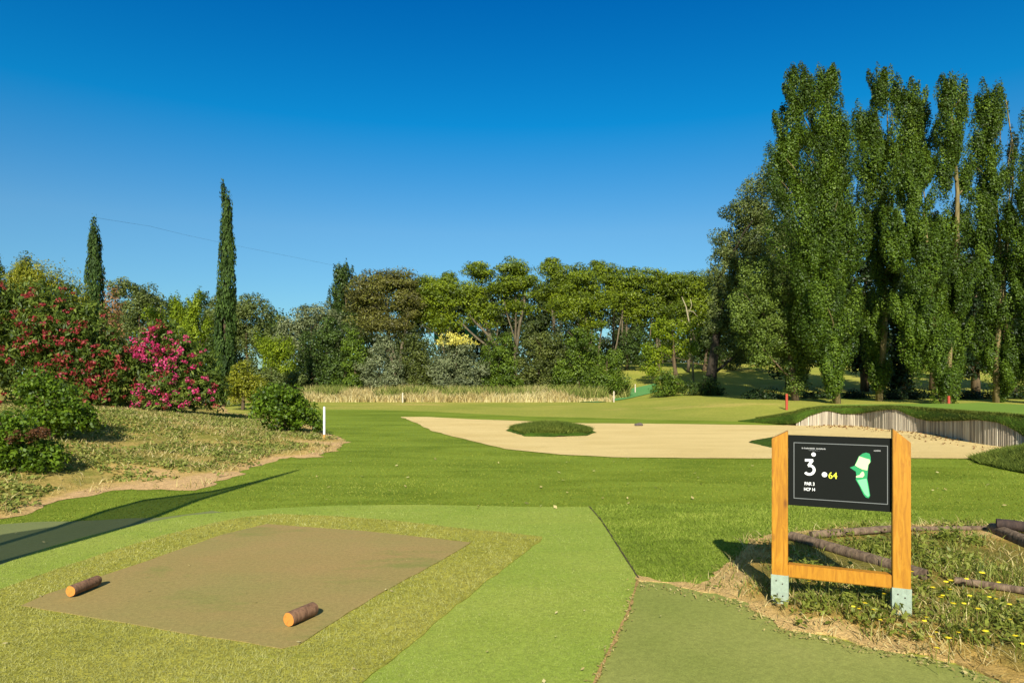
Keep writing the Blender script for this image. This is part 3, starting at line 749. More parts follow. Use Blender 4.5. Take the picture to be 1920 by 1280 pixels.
# ------------------------------------------------------------------ trees and shrubs between
GS = 'shrubs along the dry grass strip'
items = [
    ('poplar_tree', 'small dark poplar spire rising left of the browning pine', 'tree', None, 'lf_dark', [(648, 520, 17, 34), (640, 560, 20, 44), (655, 590, 22, 40)], 62, 646, 'poplar', 3.0),
    ('broadleaf_tree', 'grey green rounded tree between the two cypresses', 'tree', None, 'lf_greygreen', [(225, 545, 28, 28), (270, 560, 44, 32), (250, 600, 50, 40), (300, 580, 26, 30)], 55, 260, 'broad', 3.0),
    ('broadleaf_tree', 'dull silvery tree just right of the tall cypress', 'tree', None, 'lf_greygreen', [(470, 585, 46, 32), (450, 620, 40, 50), (500, 620, 34, 50), (420, 590, 40, 40)], 60, 470, 'broad', 3.0),
    ('broadleaf_tree', 'pale silvery tree crown left of the pine wood', 'tree', None, 'lf_silver', [(560, 605, 38, 34), (600, 595, 36, 32), (630, 625, 34, 40), (545, 640, 40, 40)], 58, 590, 'broad', 3.0),
    ('broadleaf_tree', 'far dark tree crown left of the tall cypress', 'tree', None, 'lf_dark', [(385, 590, 30, 44), (340, 590, 30, 36), (390, 640, 40, 60), (325, 640, 40, 50)], 62, 370, 'broad', 2.6),
    ('sapling', 'bright yellow green upright sapling beside the tall cypress, nearer to it', 'tree', 'saplings left of the tall cypress', 'lf_bright', [(368, 585, 13, 44), (372, 630, 24, 44)], 40, 370, 'poplar', 2.4),
    ('sapling', 'bright yellow green upright sapling, the middle of three left of the tall cypress', 'tree', 'saplings left of the tall cypress', 'lf_bright', [(336, 590, 14, 36), (335, 630, 22, 44)], 42, 335, 'poplar', 2.4),
    ('sapling', 'low bright green sapling behind the top of the pink oleander', 'tree', 'saplings left of the tall cypress', 'lf_bright', [(290, 590, 20, 22), (300, 620, 22, 30)], 43, 300, 'broad', 2.4),
    ('round_shrub', 'bright lime green rounded young pine right of the tall cypress', 'shrub', GS, 'lf_bright', [(530, 652, 33, 28), (505, 655, 26, 20), (525, 690, 38, 24), (490, 640, 14, 10)], 43, 525, 'feather', 3.2),
    ('round_shrub', 'greyish shrub at the foot of the lime green young pine', 'shrub', GS, 'lf_greygreen', [(500, 705, 34, 20), (545, 710, 30, 16), (470, 690, 18, 22)], 41.5, 505, 'broad', 3.0),
    ('round_shrub', 'yellow green shrub at the foot of the tall cypress', 'shrub', GS, 'lf_yellowgreen', [(455, 700, 20, 26), (440, 735, 22, 24), (470, 735, 20, 18)], 30, 455, 'bush', 3.2),
    ('round_shrub', 'dark green shrub mass right of the lime green young pine', 'shrub', GS, 'lf_dark', [(600, 650, 42, 44), (590, 690, 40, 30), (635, 690, 36, 30), (625, 625, 28, 36)], 45, 610, 'broad', 3.2),
    ('round_shrub', 'mid green shrub between the dark shrub mass and the silvery willow', 'shrub', GS, 'lf_mid', [(662, 650, 22, 40), (665, 690, 30, 28)], 44, 664, 'broad', 3.2),
    ('willow_shrub', 'silvery willow like shrub under the browning pine', 'shrub', GS, 'lf_silver', [(715, 655, 30, 30), (700, 690, 34, 26), (735, 690, 24, 28)], 43, 712, 'broad', 3.0),
    ('round_shrub', 'olive brown shrub left of the yellow topped shrub', 'shrub', GS, 'lf_olive', [(780, 655, 34, 32), (770, 695, 34, 26), (800, 690, 24, 28)], 44, 778, 'broad', 3.0),
    ('flowering_shrub', 'pale green shrub topped with yellow flowers in front of the pines', 'shrub', GS, 'lf_silver', [(850, 665, 44, 38), (835, 695, 36, 24), (885, 695, 34, 24)], 43, 855, 'broad', 3.2),
    ('round_shrub', 'dark green shrub right of the yellow topped shrub', 'shrub', GS, 'lf_mid', [(935, 655, 34, 34), (920, 695, 34, 26), (950, 690, 30, 28)], 44, 935, 'broad', 3.2),
    ('round_shrub', 'large mixed olive green shrub in the centre of the hedge', 'shrub', GS, 'lf_olive', [(1000, 640, 36, 34), (1030, 655, 40, 38), (990, 690, 38, 30), (1045, 690, 34, 30)], 45, 1010, 'broad', 3.2),
    ('round_shrub', 'green shrub right of the large olive green shrub', 'shrub', GS, 'lf_mid', [(1090, 650, 36, 38), (1075, 695, 38, 30), (1110, 690, 34, 34)], 43.5, 1085, 'broad', 3.2),
    ('round_shrub', 'green shrub with a grey twiggy base at the right end of the dry grass', 'shrub', GS, 'lf_mid', [(1140, 700, 28, 34), (1120, 715, 30, 22), (1155, 680, 14, 34)], 41, 1140, 'broad', 3.0),
    ('broadleaf_tree', 'bright yellow green small tree left of the grey green tree', 'tree', None, 'lf_bright', [(1250, 620, 36, 26), (1290, 615, 30, 24), (1232, 660, 34, 26), (1280, 650, 34, 22), (1225, 690, 22, 14)], 48, 1270, 'broad', 2.6),
    ('round_shrub', 'rounded green shrub on the open grass left of the grey green tree trunk', 'shrub', None, 'lf_mid', [(1252, 716, 26, 24), (1240, 730, 24, 14), (1268, 726, 20, 18)], 39, 1252, 'bush', 3.4),
    ('round_shrub', 'low dark shrub at the foot of the grey green tree trunk', 'shrub', None, 'lf_dark', [(1300, 730, 28, 16), (1328, 722, 22, 20), (1345, 735, 20, 12)], 38.5, 1312, 'bush', 3.2),
    ('broadleaf_tree', 'bushy undergrowth tree behind the open grass gap', 'tree', None, 'lf_dark', [(1320, 650, 40, 40), (1370, 660, 50, 34), (1190, 650, 34, 44), (1420, 665, 40, 26)], 58, 1320, 'broad', 2.6),
    ('broadleaf_tree', 'yellow leaved tree above the red oleander at the left', 'tree', None, 'lf_yellowgreen', [(75, 525, 52, 40), (115, 545, 40, 34), (30, 530, 30, 40), (150, 570, 24, 30)], 26, 90, 'feather', 2.6),
    ('conifer_tree', 'dark conifer top behind the yellow leaved tree', 'tree', None, 'lf_dark', [(52, 495, 16, 22), (50, 530, 28, 34)], 45, 50, 'broad', 3.0),
    ('conifer_tree', 'dark conifer at the left edge of the view', 'tree', None, 'lf_dark', [(-10, 510, 26, 34), (-20, 560, 40, 40)], 42, -10, 'broad', 3.0),
]
for name, lab, cat, grp, mt, bl, Y, base, style, dens in items:
    tree = cat == 'tree'
    r_ = plant(name, lab, cat, grp, mt, bl, Y, base=base, style=style, dens=dens, trunk=(.16 if tree else .07), limbs=6 if tree else 4,
               crown='crown' if tree else 'foliage', stem='trunk' if tree else 'stem', bark='bark_pale' if 'sapling' in name else 'bark_dark')
    if name == 'flowering_shrub':
        bx = (base - 960) / F * Y; bz = Hs(bx, Y); k = Y / F
        X, _, Z = P(852, 645, Y)
        Q, T = crown_leaves([((X - bx, -.1, Z - bz), (42 * k, 40 * k, 24 * k))], 'bush', .10, 2.2, seed=777)
        sel = Q[:, :, 2].mean(1) > Z - bz
        link('flowers', quads_mesh('flowers', Q[sel], M['lf_flower_yellow'], T[sel]), r_)
# left background filler wood
for k, (x, y, hw, Y) in enumerate(((150, 590, 60, 66), (230, 600, 50, 68), (330, 610, 50, 68), (420, 615, 50, 70), (520, 620, 50, 70), (600, 620, 50, 72), (60, 580, 60, 66), (-40, 570, 60, 66))):
    plant('background_tree', 'dark tree in the far wood on the left', 'tree', 'trees in the far wood on the left', 'lf_dark',
          [(x, y, hw, 34), (x + 8, y + 45, hw, 40), (x - 6, y + 85, hw, 36)], Y, style='broad', dens=2.6, trunk=.2, limbs=3, ls=.2)

# bleached dead tree
root = empty('dead_tree', (P(1300, 700, 50)[0], 50, Hs(P(1300, 700, 50)[0], 50)))
tag(root, 'bleached dead tree with bare white branches above the bright green tree', 'tree')
def dp(x, y): a_ = P(x, y, 50); return (a_[0] - root.location.x, random.uniform(-.1, .1), a_[2] - root.location.z)
vs, fs = tubes([([dp(1300, 715), dp(1297, 650), dp(1292, 605), dp(1286, 575), dp(1279, 556)], [.09, .08, .06, .045, .02]),
                ([dp(1290, 590), dp(1297, 572), dp(1294, 560)], [.035, .025, .015]), ([dp(1289, 582), dp(1300, 584), dp(1308, 594)], [.035, .03, .015]),
                ([dp(1294, 615), dp(1284, 604), dp(1276, 600)], [.04, .03, .015]), ([dp(1297, 640), dp(1306, 620), dp(1310, 606)], [.045, .03, .015])])
M['dead_wood'] = barkmat('dead_wood', srgb(150, 140, 116, .7), srgb(190, 180, 156, .7))
link('trunk', np_mesh('trunk', vs[:35], fs[:30], M['dead_wood'], smooth=True), root)
vs2 = vs[35:]; fs2 = [tuple(q - 35 for q in f) for f in fs[30:]]
link('branches', np_mesh('branches', vs2, fs2, M['dead_wood'], smooth=True), root)
# cypresses
def cypress(label, Y, base, rows, tip=None):
    bl = [(x, y, hw * 1.2, hh, 0.0) for x, y, hw, hh in rows]
    return plant('cypress_tree', label, 'tree', 'cypresses on the left', 'lf_cypress', bl, Y, base=base, style='cypress', dens=5.0, depth=1.0, ls=.10, trunk=.10, limbs=0, trunk_top=.6)
cypress('tall narrow cypress with a hooked tip, between the oleander and the silvery trees', 33, 420,
        [(418, 360, 3, 8), (421, 368, 5, 11), (425, 396, 8, 30), (426, 430, 10, 50), (426, 480, 13, 60), (425, 540, 15.5, 70), (423, 610, 18.5, 75), (421, 670, 20, 70), (420, 705, 20, 45)])
cypress('shorter cypress on the left above the red oleander', 37, 177,
        [(176, 426, 5, 12), (177, 448, 8, 26), (177, 480, 12, 44), (176, 530, 16, 55), (176, 580, 19, 50), (176, 640, 20, 60)])
plant('dried_shrub', 'dry brown spiky shrub between the two oleanders', 'shrub', None, 'lf_brown', [(211, 565, 7, 26), (212, 600, 12, 40), (215, 650, 16, 40)], 24, base=212, style='feather', dens=2.6,
      trunk=.04, limbs=3, crown='foliage', stem='stem', ls=.07)

# ------------------------------------------------------------------ oleanders and near bushes
def shrub(name, label, mat, blobs_px, Y, base, ls, dens, flowers=(), aspect_style='bush', group=None, gz=None):
    r_ = plant(name, label, 'shrub', group, mat, blobs_px, Y, base=base, style=aspect_style, dens=dens, ls=ls, trunk=.05, limbs=8, crown='foliage', stem='stem', trunk_top=.6)
    bx = (base - 960) / F * Y; bz = Hs(bx, Y); k = Y / F
    for (fname, fmat, count, rr, blobs) in flowers:
        Qs, Ts = [], []
        for q in range(count):
            b_ = random.choice(blobs)
            a1 = random.uniform(0, 6.28); rr_ = math.sqrt(random.random()) * .98
            x = b_[0] + math.cos(a1) * b_[2] * rr_; y = b_[1] + math.sin(a1) * b_[3] * rr_
            dep = -math.sqrt(max(0, 1 - rr_ ** 2)) * b_[2] * .85 * k - random.uniform(0, .18)
            X, _, Z = P(x, y, Y)
            n_ = 18
            dd = rng.normal(size=(n_, 3)); dd /= np.linalg.norm(dd, axis=1)[:, None]
            sz = rr * random.uniform(.5, 1.15)
            pos = np.array([X - bx, dep, Z - bz]) + dd * np.array([1, 1, .7]) * sz * rng.uniform(.4, 1, (n_, 1))
            Qs.append(leaf_quads(pos, dd + rng.normal(size=dd.shape) * .4, np.full(n_, sz * .48), 1.2)); Ts.append(np.clip(rng.random(n_) * .7 + random.random() * .3, 0, 1))
        tag(link(fname, quads_mesh(fname, np.concatenate(Qs), M[fmat], np.concatenate(Ts)), r_), kind='stuff')
    return r_
big = [(-60, 640, 90, 110), (40, 600, 75, 80), (110, 610, 70, 78), (170, 650, 60, 85), (60, 680, 90, 90), (150, 710, 75, 65), (215, 690, 40, 70), (-20, 560, 60, 45), (195, 740, 50, 34)]
shrub('oleander_bush', 'huge oleander with dull red flowers filling the left edge of the view', 'lf_oleander', big, 20.0, 90, .085, 3.4,
      (('flowers', 'lf_flower_red', 330, .15, big),))
pink = [(300, 650, 50, 52), (350, 680, 52, 50), (275, 700, 44, 60), (380, 720, 42, 50), (320, 730, 62, 42), (300, 625, 28, 28), (405, 735, 24, 36)]
lowp = [(310, 735, 60, 34), (370, 725, 50, 44), (300, 650, 40, 44), (350, 670, 44, 44)]
shrub('oleander_bush', 'smaller oleander with bright pink flowers right of the huge red one', 'lf_oleander', pink, 20.5, 330, .085, 3.6,
      (('flowers', 'lf_flower_pink', 120, .14, lowp + pink[:2]), ('faded_flowers', 'lf_flower_red', 45, .13, pink)))
shrub('round_bush', 'round dark green clipped bush beside the white stake', 'lf_bush', [(528, 762, 52, 44), (505, 750, 34, 32), (560, 770, 36, 34), (535, 735, 38, 22), (590, 792, 16, 14)], 17.2, 530, .06, 4.2)
shrub('leafy_bush', 'bright green leafy bush in front of the red oleander', 'lf_bush', [(85, 745, 62, 50), (60, 720, 38, 34), (130, 770, 50, 36), (160, 785, 32, 22), (100, 780, 60, 30)], 12.2, 100, .048, 3.6)
shrub('leafy_bush', 'nearest leafy green bush cut by the left edge, with a rusty patch', 'lf_bush', [(30, 830, 60, 50), (-40, 820, 70, 60), (85, 855, 42, 36), (20, 790, 40, 26), (-10, 865, 70, 30)], 9.9, 30, .042, 3.6,
      (('rusty_leaves', 'lf_rust', 90, .05, [(52, 812, 26, 14), (90, 806, 14, 10)]),))

# ------------------------------------------------------------------ tall dry grass
def blades(pos, h, wdt, lean, mat, name, tint=None, seg=2):
    n_ = len(pos)
    a_ = rng.uniform(0, 2 * math.pi, n_); side = np.stack([np.cos(a_), np.sin(a_), np.zeros(n_)], 1) * wdt[:, None] * .5
    ld = rng.normal(size=(n_, 3)) * lean[:, None]; ld[:, 2] = 0
    mid = pos + np.stack([np.zeros(n_), np.zeros(n_), h * .55], 1) + ld * h[:, None] * .35
    tip = pos + np.stack([np.zeros(n_), np.zeros(n_), h], 1) + ld * h[:, None]
    V_ = np.stack([pos - side, pos + side, mid + side * .8, mid - side * .8, tip], 1).reshape(-1, 3)
    base_ = np.arange(n_)[:, None] * 5
    q = np.concatenate([base_ + np.array([[0, 1, 2]]), base_ + np.array([[0, 2, 3]]), base_ + np.array([[3, 2, 4]])], 1).reshape(-1, 3)
    t = np.repeat(tint if tint is not None else rng.random(n_), 3)
    return np_mesh(name, V_, q, mat, t)
n_ = 40000
px = rng.uniform(430, 1150, n_); gy = rng.uniform(38.0, 43.5, n_)
gx = (px - 960) / F * gy
gz = H(gx, gy)
hh = (.62 + .22 * vnoise(gx, gy, 1.6, 8) + .16 * vnoise(gx, gy, .5, 9)) * rng.uniform(.35, 1.25, n_) * np.clip((1170 - px) / 160, .45, 1) * (.75 + .35 * (gy - 38) / 5)
tt = np.clip(.62 + .35 * vnoise(gx, gy, 1.5, 2) + rng.normal(size=n_) * .25, 0, 1)
me = blades(np.stack([gx, gy, gz], 1), hh, np.full(n_, .055), np.full(n_, .35), M['lf_straw'], 'dry_grass', tt)
tag(link('dry_grass', me), 'tall dry straw coloured grass in front of the shrubs', 'grass', kind='stuff')
n_ = 16000
px = rng.uniform(540, 1180, n_); gy = rng.uniform(38.8, 43, n_); gx = (px - 960) / F * gy
keep = vnoise(gx, gy, 2.2, 21) > .05
gx, gy = gx[keep], gy[keep]; n_ = len(gx)
me = blades(np.stack([gx, gy, H(gx, gy)], 1), rng.uniform(.3, 1.0, n_), np.full(n_, .06), np.full(n_, .35), M['lf_weed'], 'green_grass')
tag(link('green_grass', me), 'green grass tufts mixed into the tall dry grass', 'grass', kind='stuff')

# ------------------------------------------------------------------ low weeds
def scatter_in(poly, n_, bbox, dens_fn, dmin=.02):
    x = rng.uniform(bbox[0], bbox[1], n_); y = rng.uniform(bbox[2], bbox[3], n_)
    d = poly_sd(poly, x, y); k = (d > dmin) & (rng.random(n_) < dens_fn(x, y, d))
    return x[k], y[k], d[k]
def weed_leaves(x, y, z, per, spread, hgt, size, mat, name, asp=1.6):
    n_ = len(x); k = np.repeat(np.arange(n_), per)
    dd = rng.normal(size=(len(k), 3)); dd /= np.linalg.norm(dd, axis=1)[:, None]
    pos = np.stack([x[k], y[k], z[k]], 1) + dd * spread[k][:, None] * np.array([1, 1, 0]) + np.stack([np.zeros(len(k)), np.zeros(len(k)), rng.uniform(.1, 1, len(k)) * hgt[k]], 1)
    nrm = np.array([0, 0, .9]) + rng.normal(size=dd.shape) * .6
    ct = rng.random(n_)
    return quads_mesh(name, leaf_quads(pos, nrm, size * rng.uniform(.6, 1.4, len(k)), asp), mat, np.clip(ct[k] * .5 + rng.random(len(k)) * .5, 0, 1))
x, y, d = scatter_in(WEED_L, 60000, (-17, -3.5, 6.5, 26), lambda x, y, d: np.clip((left_edge(x, y) - .16) * 3.0 + vnoise(x, y, .9, 31) * 1.1 + vnoise(x, y, .3, 32) * .6 - .12, 0.015, 1) * .55)
me = weed_leaves(x, y, H(x, y) + .03, 7, np.full(len(x), .07), rng.uniform(.02, .09, len(x)), .042, M['lf_weed'], 'ground_weeds')
tag(link('ground_weeds', me), 'low greyish green weeds covering the mound on the left', 'weeds', kind='stuff')
x, y, d = scatter_in(WEED_L, 150000, (-17, -3.5, 6.5, 26), lambda x, y, d: np.clip(.5 + vnoise(x, y, .7, 41) * .6 - .35 * (left_edge(x, y) < .15), 0, 1) * .5)
n_ = len(x)
me = blades(np.stack([x, y, H(x, y) + .025], 1), rng.uniform(.03, .12, n_), np.full(n_, .013), np.full(n_, .8), M['lf_straw'], 'dry_tufts')
tag(link('dry_tufts', me), 'short straw coloured grass on the mound on the left', 'grass', kind='stuff')

LOGS = [(1484, 1004, 1735, 1078), (1560, 1003, 1672, 992), (1676, 988, 1868, 987), (1862, 992, 1990, 1045), (1790, 1088, 1990, 1118)]
def clear_of_logs(x, y):
    d2 = np.full(np.shape(x), 9.0)
    for (a0, b0, a1, b1) in LOGS:
        p0 = np.array(g0(a0, b0 + 6, .09)); p1 = np.array(g0(a1, b1 + 6, .09)); e_ = p1 - p0
        t_ = np.clip(((x - p0[0]) * e_[0] + (y - p0[1]) * e_[1]) / (e_ @ e_), 0, 1)
        d2 = np.minimum(d2, np.hypot(x - p0[0] - t_ * e_[0], (y - p0[1] - t_ * e_[1])))
    front = d2
    return np.clip((front - .07) / .12, .08, 1)
BH = lambda x, y: H(x, y) + .026 + 0.05 * smooth01(poly_sd(WEED_R, x, y) / 0.6)
bb = (1.3, 7.5, 3.0, 7.6)
x, y, d = scatter_in(WEED_R, 42000, bb, lambda x, y, d: np.clip(smooth01(d / .35) * (.42 + vnoise(x, y, .45, 51) * .75 + vnoise(x, y, .16, 53) * .5), 0.01, 1) * clear_of_logs(x, y))
n_ = len(x)
me = blades(np.stack([x, y, BH(x, y) - .01], 1), rng.uniform(.02, .10, n_) * (1 + .6 * vnoise(x, y, .5, 52)), rng.uniform(.004, .010, n_), np.full(n_, .55), M['lf_weed_green'], 'bed_grass')
tag(link('bed_grass', me), 'green grass and weeds growing in the bed around the sign', 'grass', kind='stuff')
x, y, d = scatter_in(WEED_R, 30000, bb, lambda x, y, d: np.clip(.7 + vnoise(x, y, .5, 61) * .5 - .3 * smooth01(d / .5), 0.05, 1) * np.where(d < 0, .5, 1) * clear_of_logs(x, y), -.05)
n_ = len(x)
me = blades(np.stack([x, y, BH(x, y) - .01], 1), rng.uniform(.02, .08, n_), rng.uniform(.004, .009, n_), np.full(n_, .95), M['lf_straw'], 'bed_straw')
tag(link('bed_straw', me), 'dry straw and dead grass lying in the bed around the sign', 'grass', kind='stuff')
x, y, d = scatter_in(WEED_R, 9000, bb, lambda x, y, d: np.clip(smooth01(d / .4) * (.30 + vnoise(x, y, .45, 71) * .9), 0, 1) * clear_of_logs(x, y))
me = weed_leaves(x, y, BH(x, y), 9, rng.uniform(.02, .06, len(x)), rng.uniform(.02, .10, len(x)), .028, M['lf_weed_green'], 'bed_weeds', 2.4)
tag(link('bed_weeds', me), 'leafy green weeds clumped in the bed around the sign', 'weeds', kind='stuff')

# yellow flowers of the bed, each a small plant
m, n, l, b, o = newmat('flower_yellow'); b.inputs['Base Color'].default_value = (.72, .58, .02, 1); b.inputs['Roughness'].default_value = .6
M['flower_yellow'] = m
def flower_proto():
    r_ = empty('yellow_flower', (0, 0, 0))
    vs, fs = tubes([(bent((0, 0, 0), (.01, .0, .13), 4, .08), [.0018] * 4)], 4)
    link('stem', np_mesh('stem', vs, fs, M['lf_weed_green'], [.5] * len(fs)), r_)
    n_ = 12; a_ = np.arange(n_) / n_ * 6.283
    c = np.stack([np.cos(a_) * .009 + .01, np.sin(a_) * .009, np.full(n_, .134)], 1)
    Q = leaf_quads(c, np.stack([np.cos(a_) * .35, np.sin(a_) * .35 - .3, np.ones(n_)], 1), np.full(n_, .0125), 1.6, axis=np.stack([np.cos(a_), np.sin(a_), np.zeros(n_)], 1))
    link('petals', np_mesh('petals', Q.reshape(-1, 3), np.arange(n_ * 4).reshape(n_, 4), M['flower_yellow']), r_)
    return r_
fp = flower_proto()
fpos = [g0(x_, y_ + 14, .14) for x_, y_ in ((1520, 1090), (1597, 1123), (1613, 1131), (1625, 1130), (1640, 1131), (1652, 1147), (1660, 1110), (1655, 1103), (1765, 1112), (1783, 1096), (1768, 1130), (1790, 1141), (1815, 1118),
        (1838, 1083), (1852, 1114), (1868, 1118), (1758, 1166), (1748, 1177), (1805, 1130), (1903, 1188), (1914, 1192), (1835, 1148), (1810, 1085), (1740, 1147), (1778, 1192), (1712, 1075), (1770, 1094),
        (1897, 1158), (1890, 1133), (1730, 1150), (1822, 1168), (1845, 1178), (1760, 1205), (1870, 1090), (1800, 1170), (1785, 1110), (1750, 1110))]
for k, (fx, fy) in enumerate(fpos):
    if k == 0: r_ = fp
    else:
        r_ = fp.copy(); col.objects.link(r_)
        for ch in list(fp.children):
            c = ch.copy(); col.objects.link(c); c.parent = r_
    r_.location = (fx, fy, float(BH(np.array([fx]), np.array([fy]))[0]) - .01); r_.rotation_euler = (0, 0, random.uniform(0, 6)); s_ = random.uniform(.8, 1.25); r_.scale = (s_, s_, s_)
    tag(r_, 'small yellow wildflower in the weedy bed around the sign', 'flower', 'yellow wildflowers around the sign')

# ------------------------------------------------------------------ turf islands of the bunker
def dome(name, outline_px, zb, hgt, mat):
    pl = wobble(pg(outline_px, zb), .03, .12)
    return sheet(name, pl, 0.012, mat, step=.09, amp=.02, estep=.1,
                 hfun=lambda x, y: H(x, y) + hgt * np.clip(poly_sd(pl, x, y) / .95, 0, 1) ** .55 + .012 * vnoise(x, y, .15, 5))
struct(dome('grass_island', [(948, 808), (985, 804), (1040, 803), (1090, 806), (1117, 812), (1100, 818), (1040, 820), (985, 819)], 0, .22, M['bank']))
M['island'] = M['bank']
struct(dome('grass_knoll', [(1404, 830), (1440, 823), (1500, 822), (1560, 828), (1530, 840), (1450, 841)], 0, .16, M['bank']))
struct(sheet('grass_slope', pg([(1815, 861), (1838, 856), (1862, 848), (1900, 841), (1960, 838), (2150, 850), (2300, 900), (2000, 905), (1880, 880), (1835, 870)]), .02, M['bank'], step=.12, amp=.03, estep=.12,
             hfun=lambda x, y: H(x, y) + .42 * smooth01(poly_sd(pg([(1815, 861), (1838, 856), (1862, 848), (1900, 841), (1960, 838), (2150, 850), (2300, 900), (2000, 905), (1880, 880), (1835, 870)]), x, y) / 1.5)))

# ------------------------------------------------------------------ box helper
import bmesh
def box_bm(bm, x0, x1, y0, y1, z0, z1):
    vs = [bm.verts.new(p) for p in ((x0, y0, z0), (x1, y0, z0), (x1, y1, z0), (x0, y1, z0), (x0, y0, z1), (x1, y0, z1), (x1, y1, z1), (x0, y1, z1))]
    for f in ((0, 3, 2, 1), (4, 5, 6, 7), (0, 1, 5, 4), (1, 2, 6, 5), (2, 3, 7, 6), (3, 0, 4, 7)): bm.faces.new([vs[q] for q in f])
    return vs
def bm_obj(name, bm, mat, parent, bev=0):
    if bev: bmesh.ops.bevel(bm, geom=bm.edges[:], offset=bev, segments=2, affect='EDGES')
    me = bpy.data.meshes.new(name); bm.to_mesh(me); bm.free(); me.materials.append(mat)
    return link(name, me, parent)

# ------------------------------------------------------------------ the hole sign
def woodmat():
    m, n, l, b, o = newmat('stained_wood')
    tc = n.new('ShaderNodeTexCoord').outputs['Object']
    f = noise(n, l, 7, 5, .65, mapped(n, l, tc, (5, 5, .6)), 1.2)
    f2 = noise(n, l, 2.2, 4, .6, mapped(n, l, tc, (2.2, 2.2, 1.6)), .8)
    c = ramp(n, l, f, [(.3, srgb(180, 116, 18, .62)), (.55, srgb(214, 148, 28, .62)), (.75, srgb(228, 168, 58, .62))])
    c = mix(n, l, ramp(n, l, f2, [(.60, (0, 0, 0)), (.72, (.7, .7, .7))]), c, srgb(160, 88, 20, .72))
    kn = n.new('ShaderNodeTexVoronoi'); kn.inputs['Scale'].default_value = 1.0; l.new(mapped(n, l, tc, (9, 9, 3.2)), kn.inputs['Vector'])
    c = mix(n, l, ramp(n, l, kn.outputs['Distance'], [(.05, (.8, .8, .8)), (.14, (0, 0, 0))]), c, srgb(120, 62, 18, .6))
    ck = noise(n, l, 14, 4, .7, mapped(n, l, tc, (6, 6, .25)))
    c = mix(n, l, ramp(n, l, ck, [(.66, (0, 0, 0)), (.70, (.55, .55, .55))]), c, srgb(110, 66, 24, .6))
    l.new(c, b.inputs['Base Color']); b.inputs['Roughness'].default_value = .5
    bump(n, l, b, f, .15, .004); return m
M['wood'] = woodmat()
M['galv'] = plain('galvanised_metal', srgb(172, 190, 184, .75), .55, .25, .18, 35)
M['panel'] = plain('black_panel', srgb(28, 32, 32, .5), .7, 0, .05)
M['panel'].node_tree.nodes['Principled BSDF'].inputs['Specular IOR Level'].default_value = .12
M['white'] = plain('white_print', (.80, .80, .80), .5, 0, .02)
M['greyline'] = plain('grey_print', (.16, .17, .17), .5, 0, .02)
M['smallprint'] = plain('small_print', (.42, .42, .42), .5, 0, .02)
M['yellowprint'] = plain('yellow_print', (.62, .62, .04), .5, 0, .02)
M['mapdark'] = plain('map_dark_green', (.012, .26, .09), .5, 0, .02)
M['maplight'] = plain('map_light_green', (.17, .68, .27), .5, 0, .02)
M['mappale'] = plain('map_pale', (.60, .78, .36), .5, 0, .02)

LX, LY, RX, RY = 1.845, 4.70, 2.512, 4.41
yaw = math.atan2(RY - LY, RX - LX); span = math.hypot(RX - LX, RY - LY)
sign = empty('hole_sign', (LX, LY, 0), yaw)
tag(sign, 'black hole sign with a white number between two orange stained wooden posts', 'sign')
hs_ = .051
for (cx, zin, zout, inner) in ((0, 1.21, 1.155, 1), (span, 1.245, 1.160, -1)):
    bm = bmesh.new()
    vs = box_bm(bm, cx - hs_, cx + hs_, -hs_, hs_, .215, 1.2)
    for v in vs[4:]:
        innerside = (v.co.x > cx) == (inner > 0)
        v.co.z = zin if innerside else zout
    bm_obj('post', bm, M['wood'], sign, .003)
    bm = bmesh.new()
    t_ = .0045
    box_bm(bm, cx - hs_ - t_, cx + hs_ + t_, -hs_ - t_, hs_ + t_, .055, .228)
    br = bm_obj('post_bracket', bm, M['galv'], sign, .001)
    bm = bmesh.new(); box_bm(bm, cx - hs_ * .78, cx + hs_ * .78, -hs_ * .7, hs_ * .7, -.2, .054)
    bm_obj('foot', bm, M['galv'], br, .002)
    for (bx_, bz_) in ((-.022, .19), (.018, .172), (-.015, .10), (.02, .09)):
        bm = bmesh.new()
        bmesh.ops.create_cone(bm, cap_ends=True, segments=10, radius1=.0045, radius2=.004, depth=.004)
        for v in bm.verts: v.co = Vector((cx + bx_ + v.co.x, -hs_ - t_ - .002 + v.co.z, bz_ + v.co.y))
        bm_obj('bolt', bm, M['char_timber'], br)
bm = bmesh.new(); box_bm(bm, hs_, span - hs_, -.036, .036, .215, .302)
bm_obj('crossbar', bm, M['wood'], sign, .005)
PW, PB, PT = span - 2 * hs_ - .004, .703, 1.180
bm = bmesh.new(); box_bm(bm, hs_ + .002, hs_ + .002 + PW, -.012, .006, PB, PT)
panel = bm_obj('panel', bm, M['panel'], sign, .001)
FY = -.0126
def uv(u, v): return (hs_ + .002 + u * PW, PT - v * (PT - PB))
def zpt(x, y):
    """pixel in the enlarged crop of the panel -> panel fractions"""
    u = (x - 60) / 1685; top = 62 + (x - 60) * .024; h_ = 1108 + (x - 60) * .035
    return uv(u, (y - top) / h_)
def flat(name, pts, mat, parent, dy=0.0, th=.0012):
    bm = bmesh.new()
    f = bm.faces.new([bm.verts.new((x, FY + dy, z)) for x, z in pts])
    f.normal_update()
    if f.normal.y > 0: f.normal_flip()
    r_ = bmesh.ops.extrude_face_region(bm, geom=[f])
    for v in r_['geom']:
        if isinstance(v, bmesh.types.BMVert): v.co.y -= th
    return bm_obj(name, bm, mat, parent)
def multi(name, polys, mat, parent, dy=0.0, th=.0012):
    bm = bmesh.new()
    for pts in polys:
        f = bm.faces.new([bm.verts.new((x, FY + dy, z)) for x, z in pts])
        r_ = bmesh.ops.extrude_face_region(bm, geom=[f])
        for v in r_['geom']:
            if isinstance(v, bmesh.types.BMVert): v.co.y -= th
    return bm_obj(name, bm, mat, parent)
